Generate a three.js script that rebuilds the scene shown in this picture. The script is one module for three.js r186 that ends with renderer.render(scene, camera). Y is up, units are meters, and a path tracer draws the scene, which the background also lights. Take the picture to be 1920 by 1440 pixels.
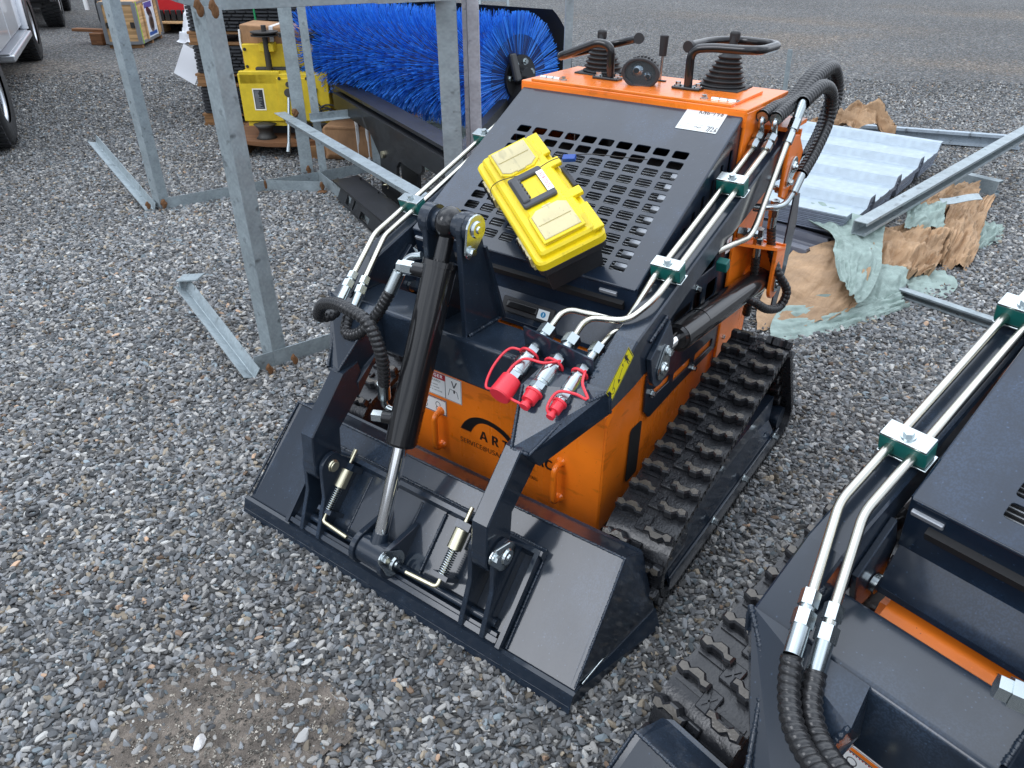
import * as THREE from 'three';
import { mergeGeometries, toCreasedNormals } from 'three/addons/utils/BufferGeometryUtils.js';
import { RoundedBoxGeometry } from 'three/addons/geometries/RoundedBoxGeometry.js';
import { ConvexGeometry } from 'three/addons/geometries/ConvexGeometry.js';

/* ---------------------------------------------------------------- camera, sky, sun, exposure */
const scene = new THREE.Scene();
const camera = new THREE.PerspectiveCamera(54.53, 4 / 3, 0.05, 400);
camera.position.set(1.0838, 1.5368, 1.8899);
camera.matrixAutoUpdate = true;
{
  const yaw = -0.61832, pitch = 0.55259, roll = 0.00767;
  const fwd = new THREE.Vector3(Math.sin(yaw) * Math.cos(pitch), -Math.sin(pitch), -Math.cos(yaw) * Math.cos(pitch));
  const right0 = new THREE.Vector3(Math.cos(yaw), 0, Math.sin(yaw)), up0 = right0.clone().cross(fwd);
  const right = right0.clone().multiplyScalar(Math.cos(roll)).addScaledVector(up0, Math.sin(roll));
  const up = up0.clone().multiplyScalar(Math.cos(roll)).addScaledVector(right0, -Math.sin(roll));
  camera.quaternion.setFromRotationMatrix(new THREE.Matrix4().makeBasis(right, up, fwd.clone().negate()));
}
const renderer = new THREE.WebGLRenderer({ antialias: true });
renderer.setSize(1024, 768);
renderer.toneMapping = THREE.LinearToneMapping;
renderer.toneMappingExposure = 1.0;
renderer.shadowMap.enabled = true;

const fract = (x) => x - Math.floor(x);
function rng(seed) { let s = seed >>> 0; return () => { s = (s + 0x6d2b79f5) >>> 0; let t = Math.imul(s ^ (s >>> 15), 1 | s); t = (t + Math.imul(t ^ (t >>> 7), 61 | t)) ^ t; return ((t ^ (t >>> 14)) >>> 0) / 4294967296; }; }
const hash2 = (x, y, s = 0) => { let h = Math.imul(x | 0, 374761393) + Math.imul(y | 0, 668265263) + Math.imul(s | 0, 974634541); h = Math.imul(h ^ (h >>> 13), 1274126177); h ^= h >>> 16; return (h >>> 0) / 4294967296; };
function vnoise(x, y, s = 0, px = 0, py = 0) {            // value noise, periodic when px, py are given
  const xi = Math.floor(x), yi = Math.floor(y), fx = x - xi, fy = y - yi, u = fx * fx * (3 - 2 * fx), v = fy * fy * (3 - 2 * fy);
  const w = (a, p) => p ? ((a % p) + p) % p : a, h = (i, j) => hash2(w(xi + i, px), w(yi + j, py), s);
  return (h(0, 0) * (1 - u) + h(1, 0) * u) * (1 - v) + (h(0, 1) * (1 - u) + h(1, 1) * u) * v;
}
const fbm = (x, y, s, p, o = 4) => { let a = 0.5, r = 0, f = 1; for (let i = 0; i < o; i++) { r += a * vnoise(x * f, y * f, s + i * 7, p * f, p * f); a *= 0.5; f *= 2; } return r; };
const clamp = (x, a, b) => Math.min(b, Math.max(a, x)), lerp = (a, b, t) => a + (b - a) * t, smooth = (a, b, x) => { const t = clamp((x - a) / (b - a), 0, 1); return t * t * (3 - 2 * t); };

{                                                          // overcast sky: bright broken cloud
  const W = 512, H = 256, d = new Float32Array(W * H * 4);
  for (let j = 0; j < H; j++) for (let i = 0; i < W; i++) {
    const el = (j + 0.5) / H * Math.PI - Math.PI / 2, az = i / W * Math.PI * 2, c = Math.cos(el), y = Math.sin(el);
    const X = Math.cos(az) * c / (Math.abs(y) + 0.28), Z = Math.sin(az) * c / (Math.abs(y) + 0.28);
    let n = fbm(X * 1.5 + 40, Z * 1.5 + 40, 3, 0, 5) + 0.02;
    n = smooth(0.3, 0.66, n);
    const k = y > 0 ? (0.42 + 0.86 * n) * lerp(0.62, 1.38, smooth(0, 0.95, y)) : 0.3;
    const o = (j * W + i) * 4, blue = 0.07 * (1 - n);
    d[o] = SKY(k * (0.93 - blue)); d[o + 1] = SKY(k * (1.0 - blue * 0.3)); d[o + 2] = SKY(k * (1.1 + blue)); d[o + 3] = 1;
  }
  function SKY(v) { return v * 1.72; }
  const t = new THREE.DataTexture(d, W, H, THREE.RGBAFormat, THREE.FloatType);
  t.mapping = THREE.EquirectangularReflectionMapping; t.magFilter = t.minFilter = THREE.LinearFilter; t.wrapS = THREE.RepeatWrapping; t.needsUpdate = true;
  scene.background = t; scene.environment = t;
}
const sun = new THREE.DirectionalLight(0xf8faff, 0.8);
sun.position.set(-3.3, 6.0, 7.2); sun.target.position.set(0, 0, 0);
sun.castShadow = true; sun.shadow.radius = 44; sun.shadow.mapSize.set(2048, 2048);
Object.assign(sun.shadow.camera, { left: -14, right: 8, top: 12, bottom: -12, near: 0.5, far: 40 });
scene.add(sun, sun.target);

/* ---------------------------------------------------------------- helpers */
const V = (x, y, z) => new THREE.Vector3(x, y, z);
const used = {};
function numbered(n) { const k = used[n] = (used[n] ?? -1) + 1; return k ? `${n}_${String(k).padStart(3, '0')}` : n; }
function thing(name, label, category, pos = [0, 0, 0], turn = 0, group) {
  const o = new THREE.Group(); o.name = numbered(name); o.position.set(...pos); o.rotation.y = turn; o.userData = { label, category };
  if (group) o.userData.group = group;
  scene.add(o); return o;
}
function fin(g) {                                           // flat list, uv in metres unless the geometry brings its own
  const own = g.userData.keepUV; if (g.index) g = g.toNonIndexed(); g.userData.keepUV = own;
  if (!g.attributes.normal) g.computeVertexNormals();
  const keep = g.userData.keepUV && g.attributes.uv;
  if (!keep) {
    const p = g.attributes.position, n = g.attributes.normal, uv = new Float32Array(p.count * 2);
    for (let i = 0; i < p.count; i += 3) {
      let nx = 0, ny = 0, nz = 0;
      for (let k = 0; k < 3; k++) { nx += n.getX(i + k); ny += n.getY(i + k); nz += n.getZ(i + k); }
      nx = Math.abs(nx); ny = Math.abs(ny); nz = Math.abs(nz);
      for (let k = i; k < i + 3; k++) {
        const x = p.getX(k), y = p.getY(k), z = p.getZ(k);
        if (nx >= ny && nx >= nz) { uv[k * 2] = z; uv[k * 2 + 1] = y; } else if (ny >= nz) { uv[k * 2] = x; uv[k * 2 + 1] = z; } else { uv[k * 2] = x; uv[k * 2 + 1] = y; }
      }
    }
    g.setAttribute('uv', new THREE.BufferAttribute(uv, 2));
  }
  for (const k of Object.keys(g.attributes)) if (!['position', 'normal', 'uv', 'color'].includes(k)) g.deleteAttribute(k);
  return g;
}
function merge(list) {
  const a = (Array.isArray(list) ? list.flat(3) : [list]).map(fin);
  if (a.length === 1) return a[0];
  if (a.some((g) => g.attributes.color)) for (const g of a) if (!g.attributes.color) g.setAttribute('color', new THREE.BufferAttribute(new Float32Array(g.attributes.position.count * 3).fill(1), 3));
  for (const g of a) g.groups = [];
  return mergeGeometries(a);
}
function part(name, geo, m, parent, extra) {
  const o = new THREE.Mesh(merge(geo), m); o.name = name; o.castShadow = o.receiveShadow = true;
  if (extra) Object.assign(o.userData, extra);
  parent.add(o); return o;
}
function solo(name, geo, m, label, category, group) {
  const o = part(numbered(name), geo, m, scene); o.userData = { label, category }; if (group) o.userData.group = group; return o;
}
const move = (g, x = 0, y = 0, z = 0, rx = 0, ry = 0, rz = 0) => g.applyMatrix4(new THREE.Matrix4().compose(V(x, y, z), new THREE.Quaternion().setFromEuler(new THREE.Euler(rx, ry, rz)), V(1, 1, 1)));
const box = (w, h, d, x = 0, y = 0, z = 0, rx = 0, ry = 0, rz = 0) => move(new THREE.BoxGeometry(w, h, d), x, y, z, rx, ry, rz);
const rbox = (w, h, d, r, x = 0, y = 0, z = 0, rx = 0, ry = 0, rz = 0, s = 2) => move(new RoundedBoxGeometry(w, h, d, s, r), x, y, z, rx, ry, rz);
const P = (a) => Array.isArray(a) ? V(...a) : a;
function along(g, a, b) {                                   // a y-axis geometry of unit length laid from a to b
  a = P(a); b = P(b); const d = b.clone().sub(a);
  return g.applyMatrix4(new THREE.Matrix4().compose(a.clone().add(b).multiplyScalar(0.5), new THREE.Quaternion().setFromUnitVectors(V(0, 1, 0), d.clone().normalize()), V(1, d.length(), 1)));
}
const cyl = (a, b, r, r2 = r, n = 20) => along(new THREE.CylinderGeometry(r2, r, 1, n), a, b);
const hex = (a, b, r) => { const g = along(new THREE.CylinderGeometry(r, r, 1, 6), a, b).toNonIndexed(); g.computeVertexNormals(); return g; };
function filleted(pts, rad) {
  pts = pts.map(P); const path = new THREE.CurvePath(); let from = pts[0];
  for (let i = 1; i < pts.length - 1; i++) {
    const a = pts[i - 1], b = pts[i], c = pts[i + 1], r = Math.min(rad, a.distanceTo(b) * 0.48, b.distanceTo(c) * 0.48);
    const p = b.clone().add(a.clone().sub(b).setLength(r)), q = b.clone().add(c.clone().sub(b).setLength(r));
    path.add(new THREE.LineCurve3(from, p)); path.add(new THREE.QuadraticBezierCurve3(p, b, q)); from = q;
  }
  path.add(new THREE.LineCurve3(from, pts.at(-1))); return path;
}
function tube(pts, r, rad = 0.03, n = 0, seg = 12, curve) {
  const c = curve ? new THREE.CatmullRomCurve3(pts.map(P), false, 'centripetal') : filleted(pts, rad);
  n = n || Math.max(8, Math.ceil(c.getLength() / Math.max(0.006, r * 0.8)));
  const g = new THREE.TubeGeometry(c, Math.min(n, 220), r, seg, false), cap = (t) => { const d = c.getTangentAt(t).multiplyScalar(t ? 1 : -1), p = c.getPointAt(t), k = new THREE.CircleGeometry(r, seg); k.applyMatrix4(new THREE.Matrix4().compose(p, new THREE.Quaternion().setFromUnitVectors(V(0, 0, 1), d), V(1, 1, 1))); return k; };
  return [g, cap(0), cap(1)];
}
function ridged(pts, r, pitch, amp, { helix = 1, jitter = 0, seed = 1, seg = 12, sub = 5 } = {}) {   // spiral guard hose, weld bead, bellows
  const c = new THREE.CatmullRomCurve3(pts.map(P), false, 'centripetal'), L = c.getLength(), n = Math.max(6, Math.ceil(L / pitch * sub)), fr = c.computeFrenetFrames(n, false), pos = [], idx = [], R = rng(seed);
  for (let i = 0; i <= n; i++) {
    const p = c.getPointAt(i / n), N = fr.normals[i], B = fr.binormals[i], s = L * i / n / pitch, jt = 1 + jitter * (R() - 0.5);
    for (let j = 0; j < seg; j++) {
      const th = j / seg * Math.PI * 2, f = fract(s + helix * j / seg), k = r * jt * (1 - amp * Math.pow(Math.abs(2 * f - 1), 2.2));
      pos.push(p.x + k * (Math.cos(th) * N.x + Math.sin(th) * B.x), p.y + k * (Math.cos(th) * N.y + Math.sin(th) * B.y), p.z + k * (Math.cos(th) * N.z + Math.sin(th) * B.z));
    }
  }
  for (let i = 0; i < n; i++) for (let j = 0; j < seg; j++) { const a = i * seg + j, b = i * seg + (j + 1) % seg, d = a + seg, e = b + seg; idx.push(a, b, d, b, e, d); }
  const g = new THREE.BufferGeometry(); g.setAttribute('position', new THREE.Float32BufferAttribute(pos, 3)); g.setIndex(idx); g.computeVertexNormals(); return g;
}
const weld = (pts, r = 0.006, seed = 3) => ridged(pts, r, 0.007, 0.28, { helix: 0, jitter: 0.5, seed, seg: 7, sub: 3 });
function poly(pts) { const s = new THREE.Shape(); pts.forEach((p, i) => i ? s.lineTo(p[0], p[1]) : s.moveTo(p[0], p[1])); return s; }
function rrect(w, h, r, cx = 0, cy = 0, C = THREE.Shape) { const s = new C(), x = cx - w / 2, y = cy - h / 2; s.moveTo(x + r, y); s.lineTo(x + w - r, y); s.quadraticCurveTo(x + w, y, x + w, y + r); s.lineTo(x + w, y + h - r); s.quadraticCurveTo(x + w, y + h, x + w - r, y + h); s.lineTo(x + r, y + h); s.quadraticCurveTo(x, y + h, x, y + h - r); s.lineTo(x, y + r); s.quadraticCurveTo(x, y, x + r, y); return s; }
function ext(shape, depth, bevel = 0, curveSegments = 6) { const g = new THREE.ExtrudeGeometry(shape, { depth: depth - 2 * bevel, bevelEnabled: bevel > 0, bevelThickness: bevel, bevelSize: bevel, bevelOffset: -bevel, bevelSegments: 1, curveSegments }); if (bevel) g.translate(0, 0, bevel); return g; }
const FACE_X = new THREE.Matrix4().makeBasis(V(0, 0, 1), V(0, 1, 0), V(-1, 0, 0));
// plate lying in a z-y plane between x0 and x1; the outline is [z, y]
function plateX(outline, x0, x1, bevel = 0.002, holes = []) { const s = outline instanceof THREE.Shape ? outline : poly(outline); s.holes.push(...holes); return ext(s, Math.abs(x1 - x0), bevel).applyMatrix4(FACE_X).translate(Math.max(x0, x1), 0, 0); }
const hull = (pts) => new ConvexGeometry(pts.map(P));
const mirrorPts = (pts) => pts.map(([x, y, z]) => [-x, y, z]);
function basis(o, ex, ey, ez) { return new THREE.Matrix4().makeBasis(P(ex), P(ey), P(ez)).setPosition(P(o)); }
function beam(a, b, w, h, up = [0, 1, 0]) {                  // bar of width w (across) and height h (towards up)
  a = P(a); b = P(b); const y = b.clone().sub(a), L = y.length(); y.normalize(); const z = P(up).clone().addScaledVector(y, -P(up).dot(y)).normalize(), x = y.clone().cross(z);
  return new THREE.BoxGeometry(w, L, h).applyMatrix4(new THREE.Matrix4().makeBasis(x, y, z).setPosition(a.clone().add(b).multiplyScalar(0.5)));
}
function angleIron(a, b, w, t, d1, d2) {                     // L section: legs point along d1 and d2
  a = P(a); b = P(b); const y = b.clone().sub(a), L = y.length(); y.normalize();
  const x = P(d1).clone().addScaledVector(y, -P(d1).dot(y)).normalize(), z = P(d2).clone().addScaledVector(y, -P(d2).dot(y)); z.addScaledVector(x, -z.dot(x)).normalize();
  const s = poly([[0, 0], [w, 0], [w, t], [t * 1.6, t], [t, t * 1.6], [t, w], [0, w]]), g = ext(s, L, 0.0006);
  return g.applyMatrix4((x.clone().cross(z).dot(y) > 0 ? new THREE.Matrix4().makeBasis(x, z, y) : new THREE.Matrix4().makeBasis(z, x, y)).setPosition(a));
}
function channel(a, b, w, h, t, up, side) {                  // C section open towards side
  a = P(a); b = P(b); const y = b.clone().sub(a), L = y.length(); y.normalize(); const u = P(up).clone().addScaledVector(y, -P(up).dot(y)).normalize(), s = u.clone().cross(y); if (s.dot(P(side)) < 0) s.negate();
  const o = poly([[0, 0], [w, 0], [w, h * 0.22], [w - t, h * 0.22], [w - t, t], [t, t], [t, h - t], [w - t, h - t], [w - t, h * 0.78], [w, h * 0.78], [w, h], [0, h]]);
  const rh = s.clone().cross(u).dot(y) > 0; return ext(o, L, 0).translate(0, 0, rh ? 0 : -L).applyMatrix4(new THREE.Matrix4().makeBasis(s, u, rh ? y : y.clone().negate()).setPosition(a));
}
function coil(a, b, r, wire, turns) { a = P(a); b = P(b); const y = b.clone().sub(a), L = y.length(); y.normalize(); const x = Math.abs(y.x) < 0.8 ? V(1, 0, 0).cross(y).normalize() : V(0, 0, 1).cross(y).normalize(), z = x.clone().cross(y), pts = []; for (let i = 0; i <= turns * 10; i++) { const t = i / 10 * Math.PI * 2; pts.push(a.clone().addScaledVector(y, L * i / (turns * 10)).addScaledVector(x, r * Math.cos(t)).addScaledVector(z, r * Math.sin(t))); } const c = new THREE.CatmullRomCurve3(pts); return new THREE.TubeGeometry(c, turns * 12, wire, 5); }
function decal(w, h, draw, res = 900) { const c = document.createElement('canvas'); c.width = Math.round(w * res); c.height = Math.round(h * res); const k = c.getContext('2d'); draw(k, c.width, c.height); const t = new THREE.CanvasTexture(c); t.colorSpace = THREE.SRGBColorSpace; t.anisotropy = 8; return t; }
function quad(w, h, m) { const g = new THREE.PlaneGeometry(w, h); g.userData.keepUV = true; if (m) g.applyMatrix4(m); return g; }

/* ---------------------------------------------------------------- materials */
function tex(size, rep, f, srgb = true) {                    // f(u, v, x, y) -> [r, g, b] 0..1; rep = repeats per metre
  const d = new Uint8Array(size * size * 4);
  for (let y = 0; y < size; y++) for (let x = 0; x < size; x++) { const c = f(x / size, y / size, x, y), o = (y * size + x) * 4; for (let k = 0; k < 3; k++) d[o + k] = clamp(c[k] * 255, 0, 255); d[o + 3] = 255; }
  const t = new THREE.DataTexture(d, size, size); t.wrapS = t.wrapT = THREE.RepeatWrapping; t.magFilter = THREE.LinearFilter; t.minFilter = THREE.LinearMipmapLinearFilter; t.generateMipmaps = true; t.repeat.set(rep, rep); if (srgb) t.colorSpace = THREE.SRGBColorSpace; t.needsUpdate = true; return t;
}
const g1 = (v) => [v, v, v];
const T = {
  peel: tex(256, 3, (u, v) => g1(0.5 + 0.35 * (fbm(u * 24, v * 24, 5, 24, 2) - 0.4) + 0.9 * (fbm(u * 5, v * 5, 9, 5, 2) - 0.4)), false),
  smear: tex(512, 1.4, (u, v) => { const n = fbm(u * 6, v * 6, 2, 6, 5), s = vnoise(u * 90, v * 5, 8, 90, 5); return g1(0.72 + 0.5 * (n - 0.45) + 0.1 * (s - 0.5)); }, false),
  dust: tex(512, 1.1, (u, v) => { const n = smooth(0.42, 0.75, fbm(u * 7, v * 7, 21, 7, 5)), g = hash2(u * 512, v * 512, 5), k = 1 + 0.5 * n * (g > 0.55 ? 1 : 0.3) + (g > 0.997 ? 1.2 : 0); return g1(0.5 * k); }),
  grain: tex(256, 6, (u, v) => g1(0.5 + 0.5 * (fbm(u * 40, v * 40, 4, 40, 3) - 0.45)), false),
  galv: tex(512, 2.2, (u, v, x, y) => { const n = fbm(u * 9, v * 9, 31, 9, 5), sp = vnoise(u * 60, v * 60, 33, 60, 60), d = smooth(0.62, 0.8, fbm(u * 12, v * 12, 37, 12, 4)), w = 0.84 + 0.16 * (n - 0.5) + 0.08 * (sp - 0.5) - 0.25 * d; return [w * 0.97, w, w * 1.03]; }),
  galvR: tex(256, 2.2, (u, v) => g1(0.62 + 0.5 * (fbm(u * 9, v * 9, 32, 9, 4) - 0.45)), false),
  rubber: tex(256, 5, (u, v) => g1(0.62 + 0.5 * (fbm(u * 12, v * 12, 41, 12, 4) - 0.45)), false),
  wood: tex(512, 1, (u, v) => { const g = fbm(u * 3 + 0.2 * fbm(u * 4, v * 4, 1, 4, 3), v * 48, 51, 0, 4), n = fbm(u * 4, v * 4, 52, 4, 4); return [0.72 * (0.7 + 0.5 * g + 0.2 * (n - 0.5)), 0.55 * (0.68 + 0.5 * g + 0.2 * (n - 0.5)), 0.38 * (0.62 + 0.55 * g + 0.2 * (n - 0.5))]; }),
  card: tex(512, 1.2, (u, v) => { const n = fbm(u * 8, v * 8, 61, 8, 5), f = vnoise(u * 200, v * 30, 62, 200, 30); const k = 0.86 + 0.3 * (n - 0.45) + 0.06 * (f - 0.5); return [0.76 * k, 0.6 * k, 0.45 * k]; }),
  crumple: tex(512, 1.6, (u, v) => { let r = 0, a = 0.6, f = 4; for (let i = 0; i < 4; i++) { r += a * Math.abs(2 * vnoise(u * f, v * f, 71 + i, f, f) - 1); a *= 0.5; f *= 2; } return g1(r * 0.8); }, false),
  weave: tex(512, 6, (u, v, x, y) => { const w = ((x >> 2) + (y >> 2)) & 1 ? 1 : 0.93, n = fbm(u * 6, v * 6, 81, 6, 4), k = w * (0.9 + 0.22 * (n - 0.45)); return [0.68 * k, 0.76 * k, 0.74 * k]; }),
  scuff: tex(512, 1.3, (u, v) => { const n = fbm(u * 6, v * 6, 93, 6, 5), g = hash2(u * 512, v * 512, 6), l = smooth(0.62, 0.75, fbm(u * 9, v * 30, 95, 0, 4)); const k = 0.9 + 0.22 * (n - 0.45) - 0.1 * l; return g1(g > 0.9985 ? 1 : g < 0.0012 ? 0.55 : k); }),
  pelt: tex(256, 4, (u, v) => g1(0.85 + 0.3 * (fbm(u * 8, v * 8, 91, 8, 4) - 0.45)), false),
};
const std = (o) => new THREE.MeshStandardMaterial(o), phy = (o) => new THREE.MeshPhysicalMaterial(o), rgb = (r, g, b) => new THREE.Color().setRGB(r, g, b);
const M = {
  black: phy({ name: 'black paint', map: T.dust, color: rgb(0.056, 0.09, 0.145), specularIntensity: 0.3, roughness: 0.55, roughnessMap: T.smear, clearcoat: 0.8, clearcoatRoughness: 0.1, bumpMap: T.peel, bumpScale: 0.0012 }),
  hood: phy({ name: 'hood paint', map: T.dust, color: rgb(0.042, 0.08, 0.15), specularIntensity: 0.4, roughness: 0.46, roughnessMap: T.smear, clearcoat: 0.8, clearcoatRoughness: 0.14, bumpMap: T.peel, bumpScale: 0.0014 }),
  gloss: phy({ color: rgb(0.006, 0.006, 0.007), specularIntensity: 0.3, roughness: 0.5, clearcoat: 0.9, clearcoatRoughness: 0.04, bumpMap: T.peel, bumpScale: 0.0004 }),
  orange: phy({ name: 'orange paint', map: T.scuff, color: rgb(1.15, 0.262, 0.017), roughness: 0.42, roughnessMap: T.smear, clearcoat: 0.45, clearcoatRoughness: 0.18, bumpMap: T.peel, bumpScale: 0.0008 }),
  zinc: std({ name: 'zinc', color: rgb(0.5, 0.55, 0.56), metalness: 1, roughness: 0.32, roughnessMap: T.smear }),
  pipe: std({ name: 'plated pipe', color: rgb(0.66, 0.64, 0.56), metalness: 1, roughness: 0.34, roughnessMap: T.smear }),
  gold: std({ color: rgb(0.72, 0.67, 0.48), metalness: 1, roughness: 0.34 }),
  chrome: std({ color: rgb(0.82, 0.82, 0.82), metalness: 1, roughness: 0.09 }),
  green: std({ color: rgb(0.006, 0.11, 0.095), roughness: 0.35 }),
  red: phy({ color: rgb(0.78, 0.035, 0.055), roughness: 0.4, clearcoat: 0.2, sheen: 0.2 }),
  hose: std({ color: rgb(0.016, 0.016, 0.017), roughness: 0.42, roughnessMap: T.rubber }),
  rubber: std({ color: rgb(0.018, 0.019, 0.021), roughness: 0.62, roughnessMap: T.rubber }),
  track: std({ name: 'track rubber', vertexColors: true, color: rgb(1, 1, 1), roughness: 0.46, roughnessMap: T.rubber, bumpMap: T.grain, bumpScale: 0.0012 }),
  boot: std({ color: rgb(0.014, 0.014, 0.015), roughness: 0.55 }),
  dark: std({ color: rgb(0.012, 0.012, 0.013), roughness: 0.7 }),
  fin: std({ color: rgb(0.3, 0.31, 0.32), metalness: 0.7, roughness: 0.5 }),
  foil: std({ color: rgb(0.42, 0.44, 0.47), metalness: 0.5, roughness: 0.45, bumpMap: T.crumple, bumpScale: 0.004 }),
  galv: std({ name: 'galvanised', map: T.galv, color: rgb(0.48, 0.52, 0.51), metalness: 0.35, roughness: 0.75, roughnessMap: T.galvR }),
  rust: std({ color: rgb(0.16, 0.075, 0.03), roughness: 0.85, metalness: 0.2, bumpMap: T.grain, bumpScale: 0.002 }),
  yellow: phy({ map: T.scuff, color: rgb(0.98, 0.74, 0.006), roughness: 0.4, bumpMap: T.grain, bumpScale: 0.0004 }),
  cream: phy({ map: T.scuff, color: rgb(0.78, 0.67, 0.34), roughness: 0.28, transmission: 0.15, clearcoat: 0.4, clearcoatRoughness: 0.3 }),
  plastic: std({ color: rgb(0.02, 0.02, 0.022), roughness: 0.5, bumpMap: T.grain, bumpScale: 0.0006 }),
  greyplastic: std({ color: rgb(0.045, 0.047, 0.052), roughness: 0.42 }),
  myellow: phy({ map: T.pelt, color: rgb(0.78, 0.56, 0.02), roughness: 0.5, bumpMap: T.peel, bumpScale: 0.001 }),
  iron: std({ color: rgb(0.05, 0.047, 0.043), metalness: 0.5, roughness: 0.5, bumpMap: T.grain, bumpScale: 0.0015 }),
  wood: std({ map: T.wood, color: rgb(0.6, 0.58, 0.56), roughness: 0.85 }),
  ply: std({ map: T.wood, color: rgb(1.25, 1.45, 1.6), roughness: 0.75 }),
  board: std({ map: T.wood, color: rgb(0.42, 0.34, 0.3), roughness: 0.8 }),
  card: std({ map: T.card, color: rgb(0.8, 0.74, 0.68), roughness: 0.85, bumpMap: T.crumple, bumpScale: 0.004, side: THREE.DoubleSide }),
  kraft: std({ map: T.card, color: rgb(0.98, 1.04, 1.08), roughness: 0.8, bumpMap: T.crumple, bumpScale: 0.03, side: THREE.DoubleSide }),
  tarp: std({ map: T.weave, color: rgb(0.86, 0.86, 0.82), roughness: 0.75, bumpMap: T.crumple, bumpScale: 0.02, side: THREE.DoubleSide }),
  strap: std({ color: rgb(0.75, 0.75, 0.74), roughness: 0.5 }),
  sheet: phy({ map: T.pelt, color: rgb(0.46, 0.54, 0.6), metalness: 0.3, roughness: 0.55, clearcoat: 0.12, clearcoatRoughness: 0.25 }),
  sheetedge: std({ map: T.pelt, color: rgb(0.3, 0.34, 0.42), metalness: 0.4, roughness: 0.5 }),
  darksheet: phy({ color: rgb(0.1, 0.105, 0.13), roughness: 0.35, clearcoat: 0.4 }),
  slotted: std({ color: rgb(0.028, 0.03, 0.034), roughness: 0.6 }),
  blue: std({ vertexColors: true, color: rgb(1, 1, 1), roughness: 0.45 }),
  sweeper: phy({ map: T.dust, color: rgb(0.032, 0.035, 0.042), roughness: 0.45, clearcoat: 0.2, bumpMap: T.peel, bumpScale: 0.001 }),
  car: phy({ color: rgb(0.62, 0.64, 0.68), roughness: 0.35, clearcoat: 1, clearcoatRoughness: 0.05 }),
  darkcar: phy({ color: rgb(0.02, 0.022, 0.026), roughness: 0.35, clearcoat: 1, clearcoatRoughness: 0.05 }),
  alloy: std({ color: rgb(0.6, 0.62, 0.65), metalness: 0.9, roughness: 0.35 }),
  glass: phy({ color: rgb(0.9, 0.95, 0.97), roughness: 0.03, transmission: 1, thickness: 0, ior: 1.5 }),
  redpaint: phy({ color: rgb(0.5, 0.012, 0.02), roughness: 0.4, clearcoat: 0.5 }),
  white: std({ color: rgb(0.78, 0.79, 0.82), roughness: 0.5, side: THREE.DoubleSide }),
};
const sticker = (t) => phy({ map: t, roughness: 0.4, clearcoat: 0.3, clearcoatRoughness: 0.2 });

/* ---------------------------------------------------------------- ground and gravel */
const DIRT = [[-0.03, 1.44, 0.2, 0.13, 1], [0.1, 1.3, 0.1, 0.07, 0.85], [0.0, 1.58, 0.2, 0.1, 0.8], [-3.9, -1.35, 0.5, 0.25, 0.35], [1.15, 0.1, 0.2, 0.15, 0.3]];
function dirt(x, z) { let d = 0; for (const [a, b, r, s, k] of DIRT) { const q = Math.hypot((x - a) / r, (z - b) / s); d = Math.max(d, k * smooth(1.35, 0.5, q + 0.9 * (fbm(x * 7, z * 7, 12, 0, 3) - 0.45))); } return d; }
const stoneTone = (r, q) => {                                // linear colour of one stone
  let k = 0.07 + 0.22 * Math.pow(r(), 1.5), c = r() < 0.5 ? [k * 0.97, k, k * 1.03] : [k * 1.02, k, k * 0.97]; const s = r();
  if (s < 0.13) { k = 0.2 + 0.22 * r(); c = [k * 1.04, k, k * 0.93]; } else if (s < 0.19) c = [k * 1.3, k * 1.08, k * 0.8]; else if (s < 0.2) c = [k * 1.8, k * 1.2, k * 0.8]; else if (s < 0.26) c = [k * 0.88, k * 1.04, k * 1.12]; else if (s < 0.28) c = [0.5, 0.49, 0.46];
  return c;
};
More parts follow.
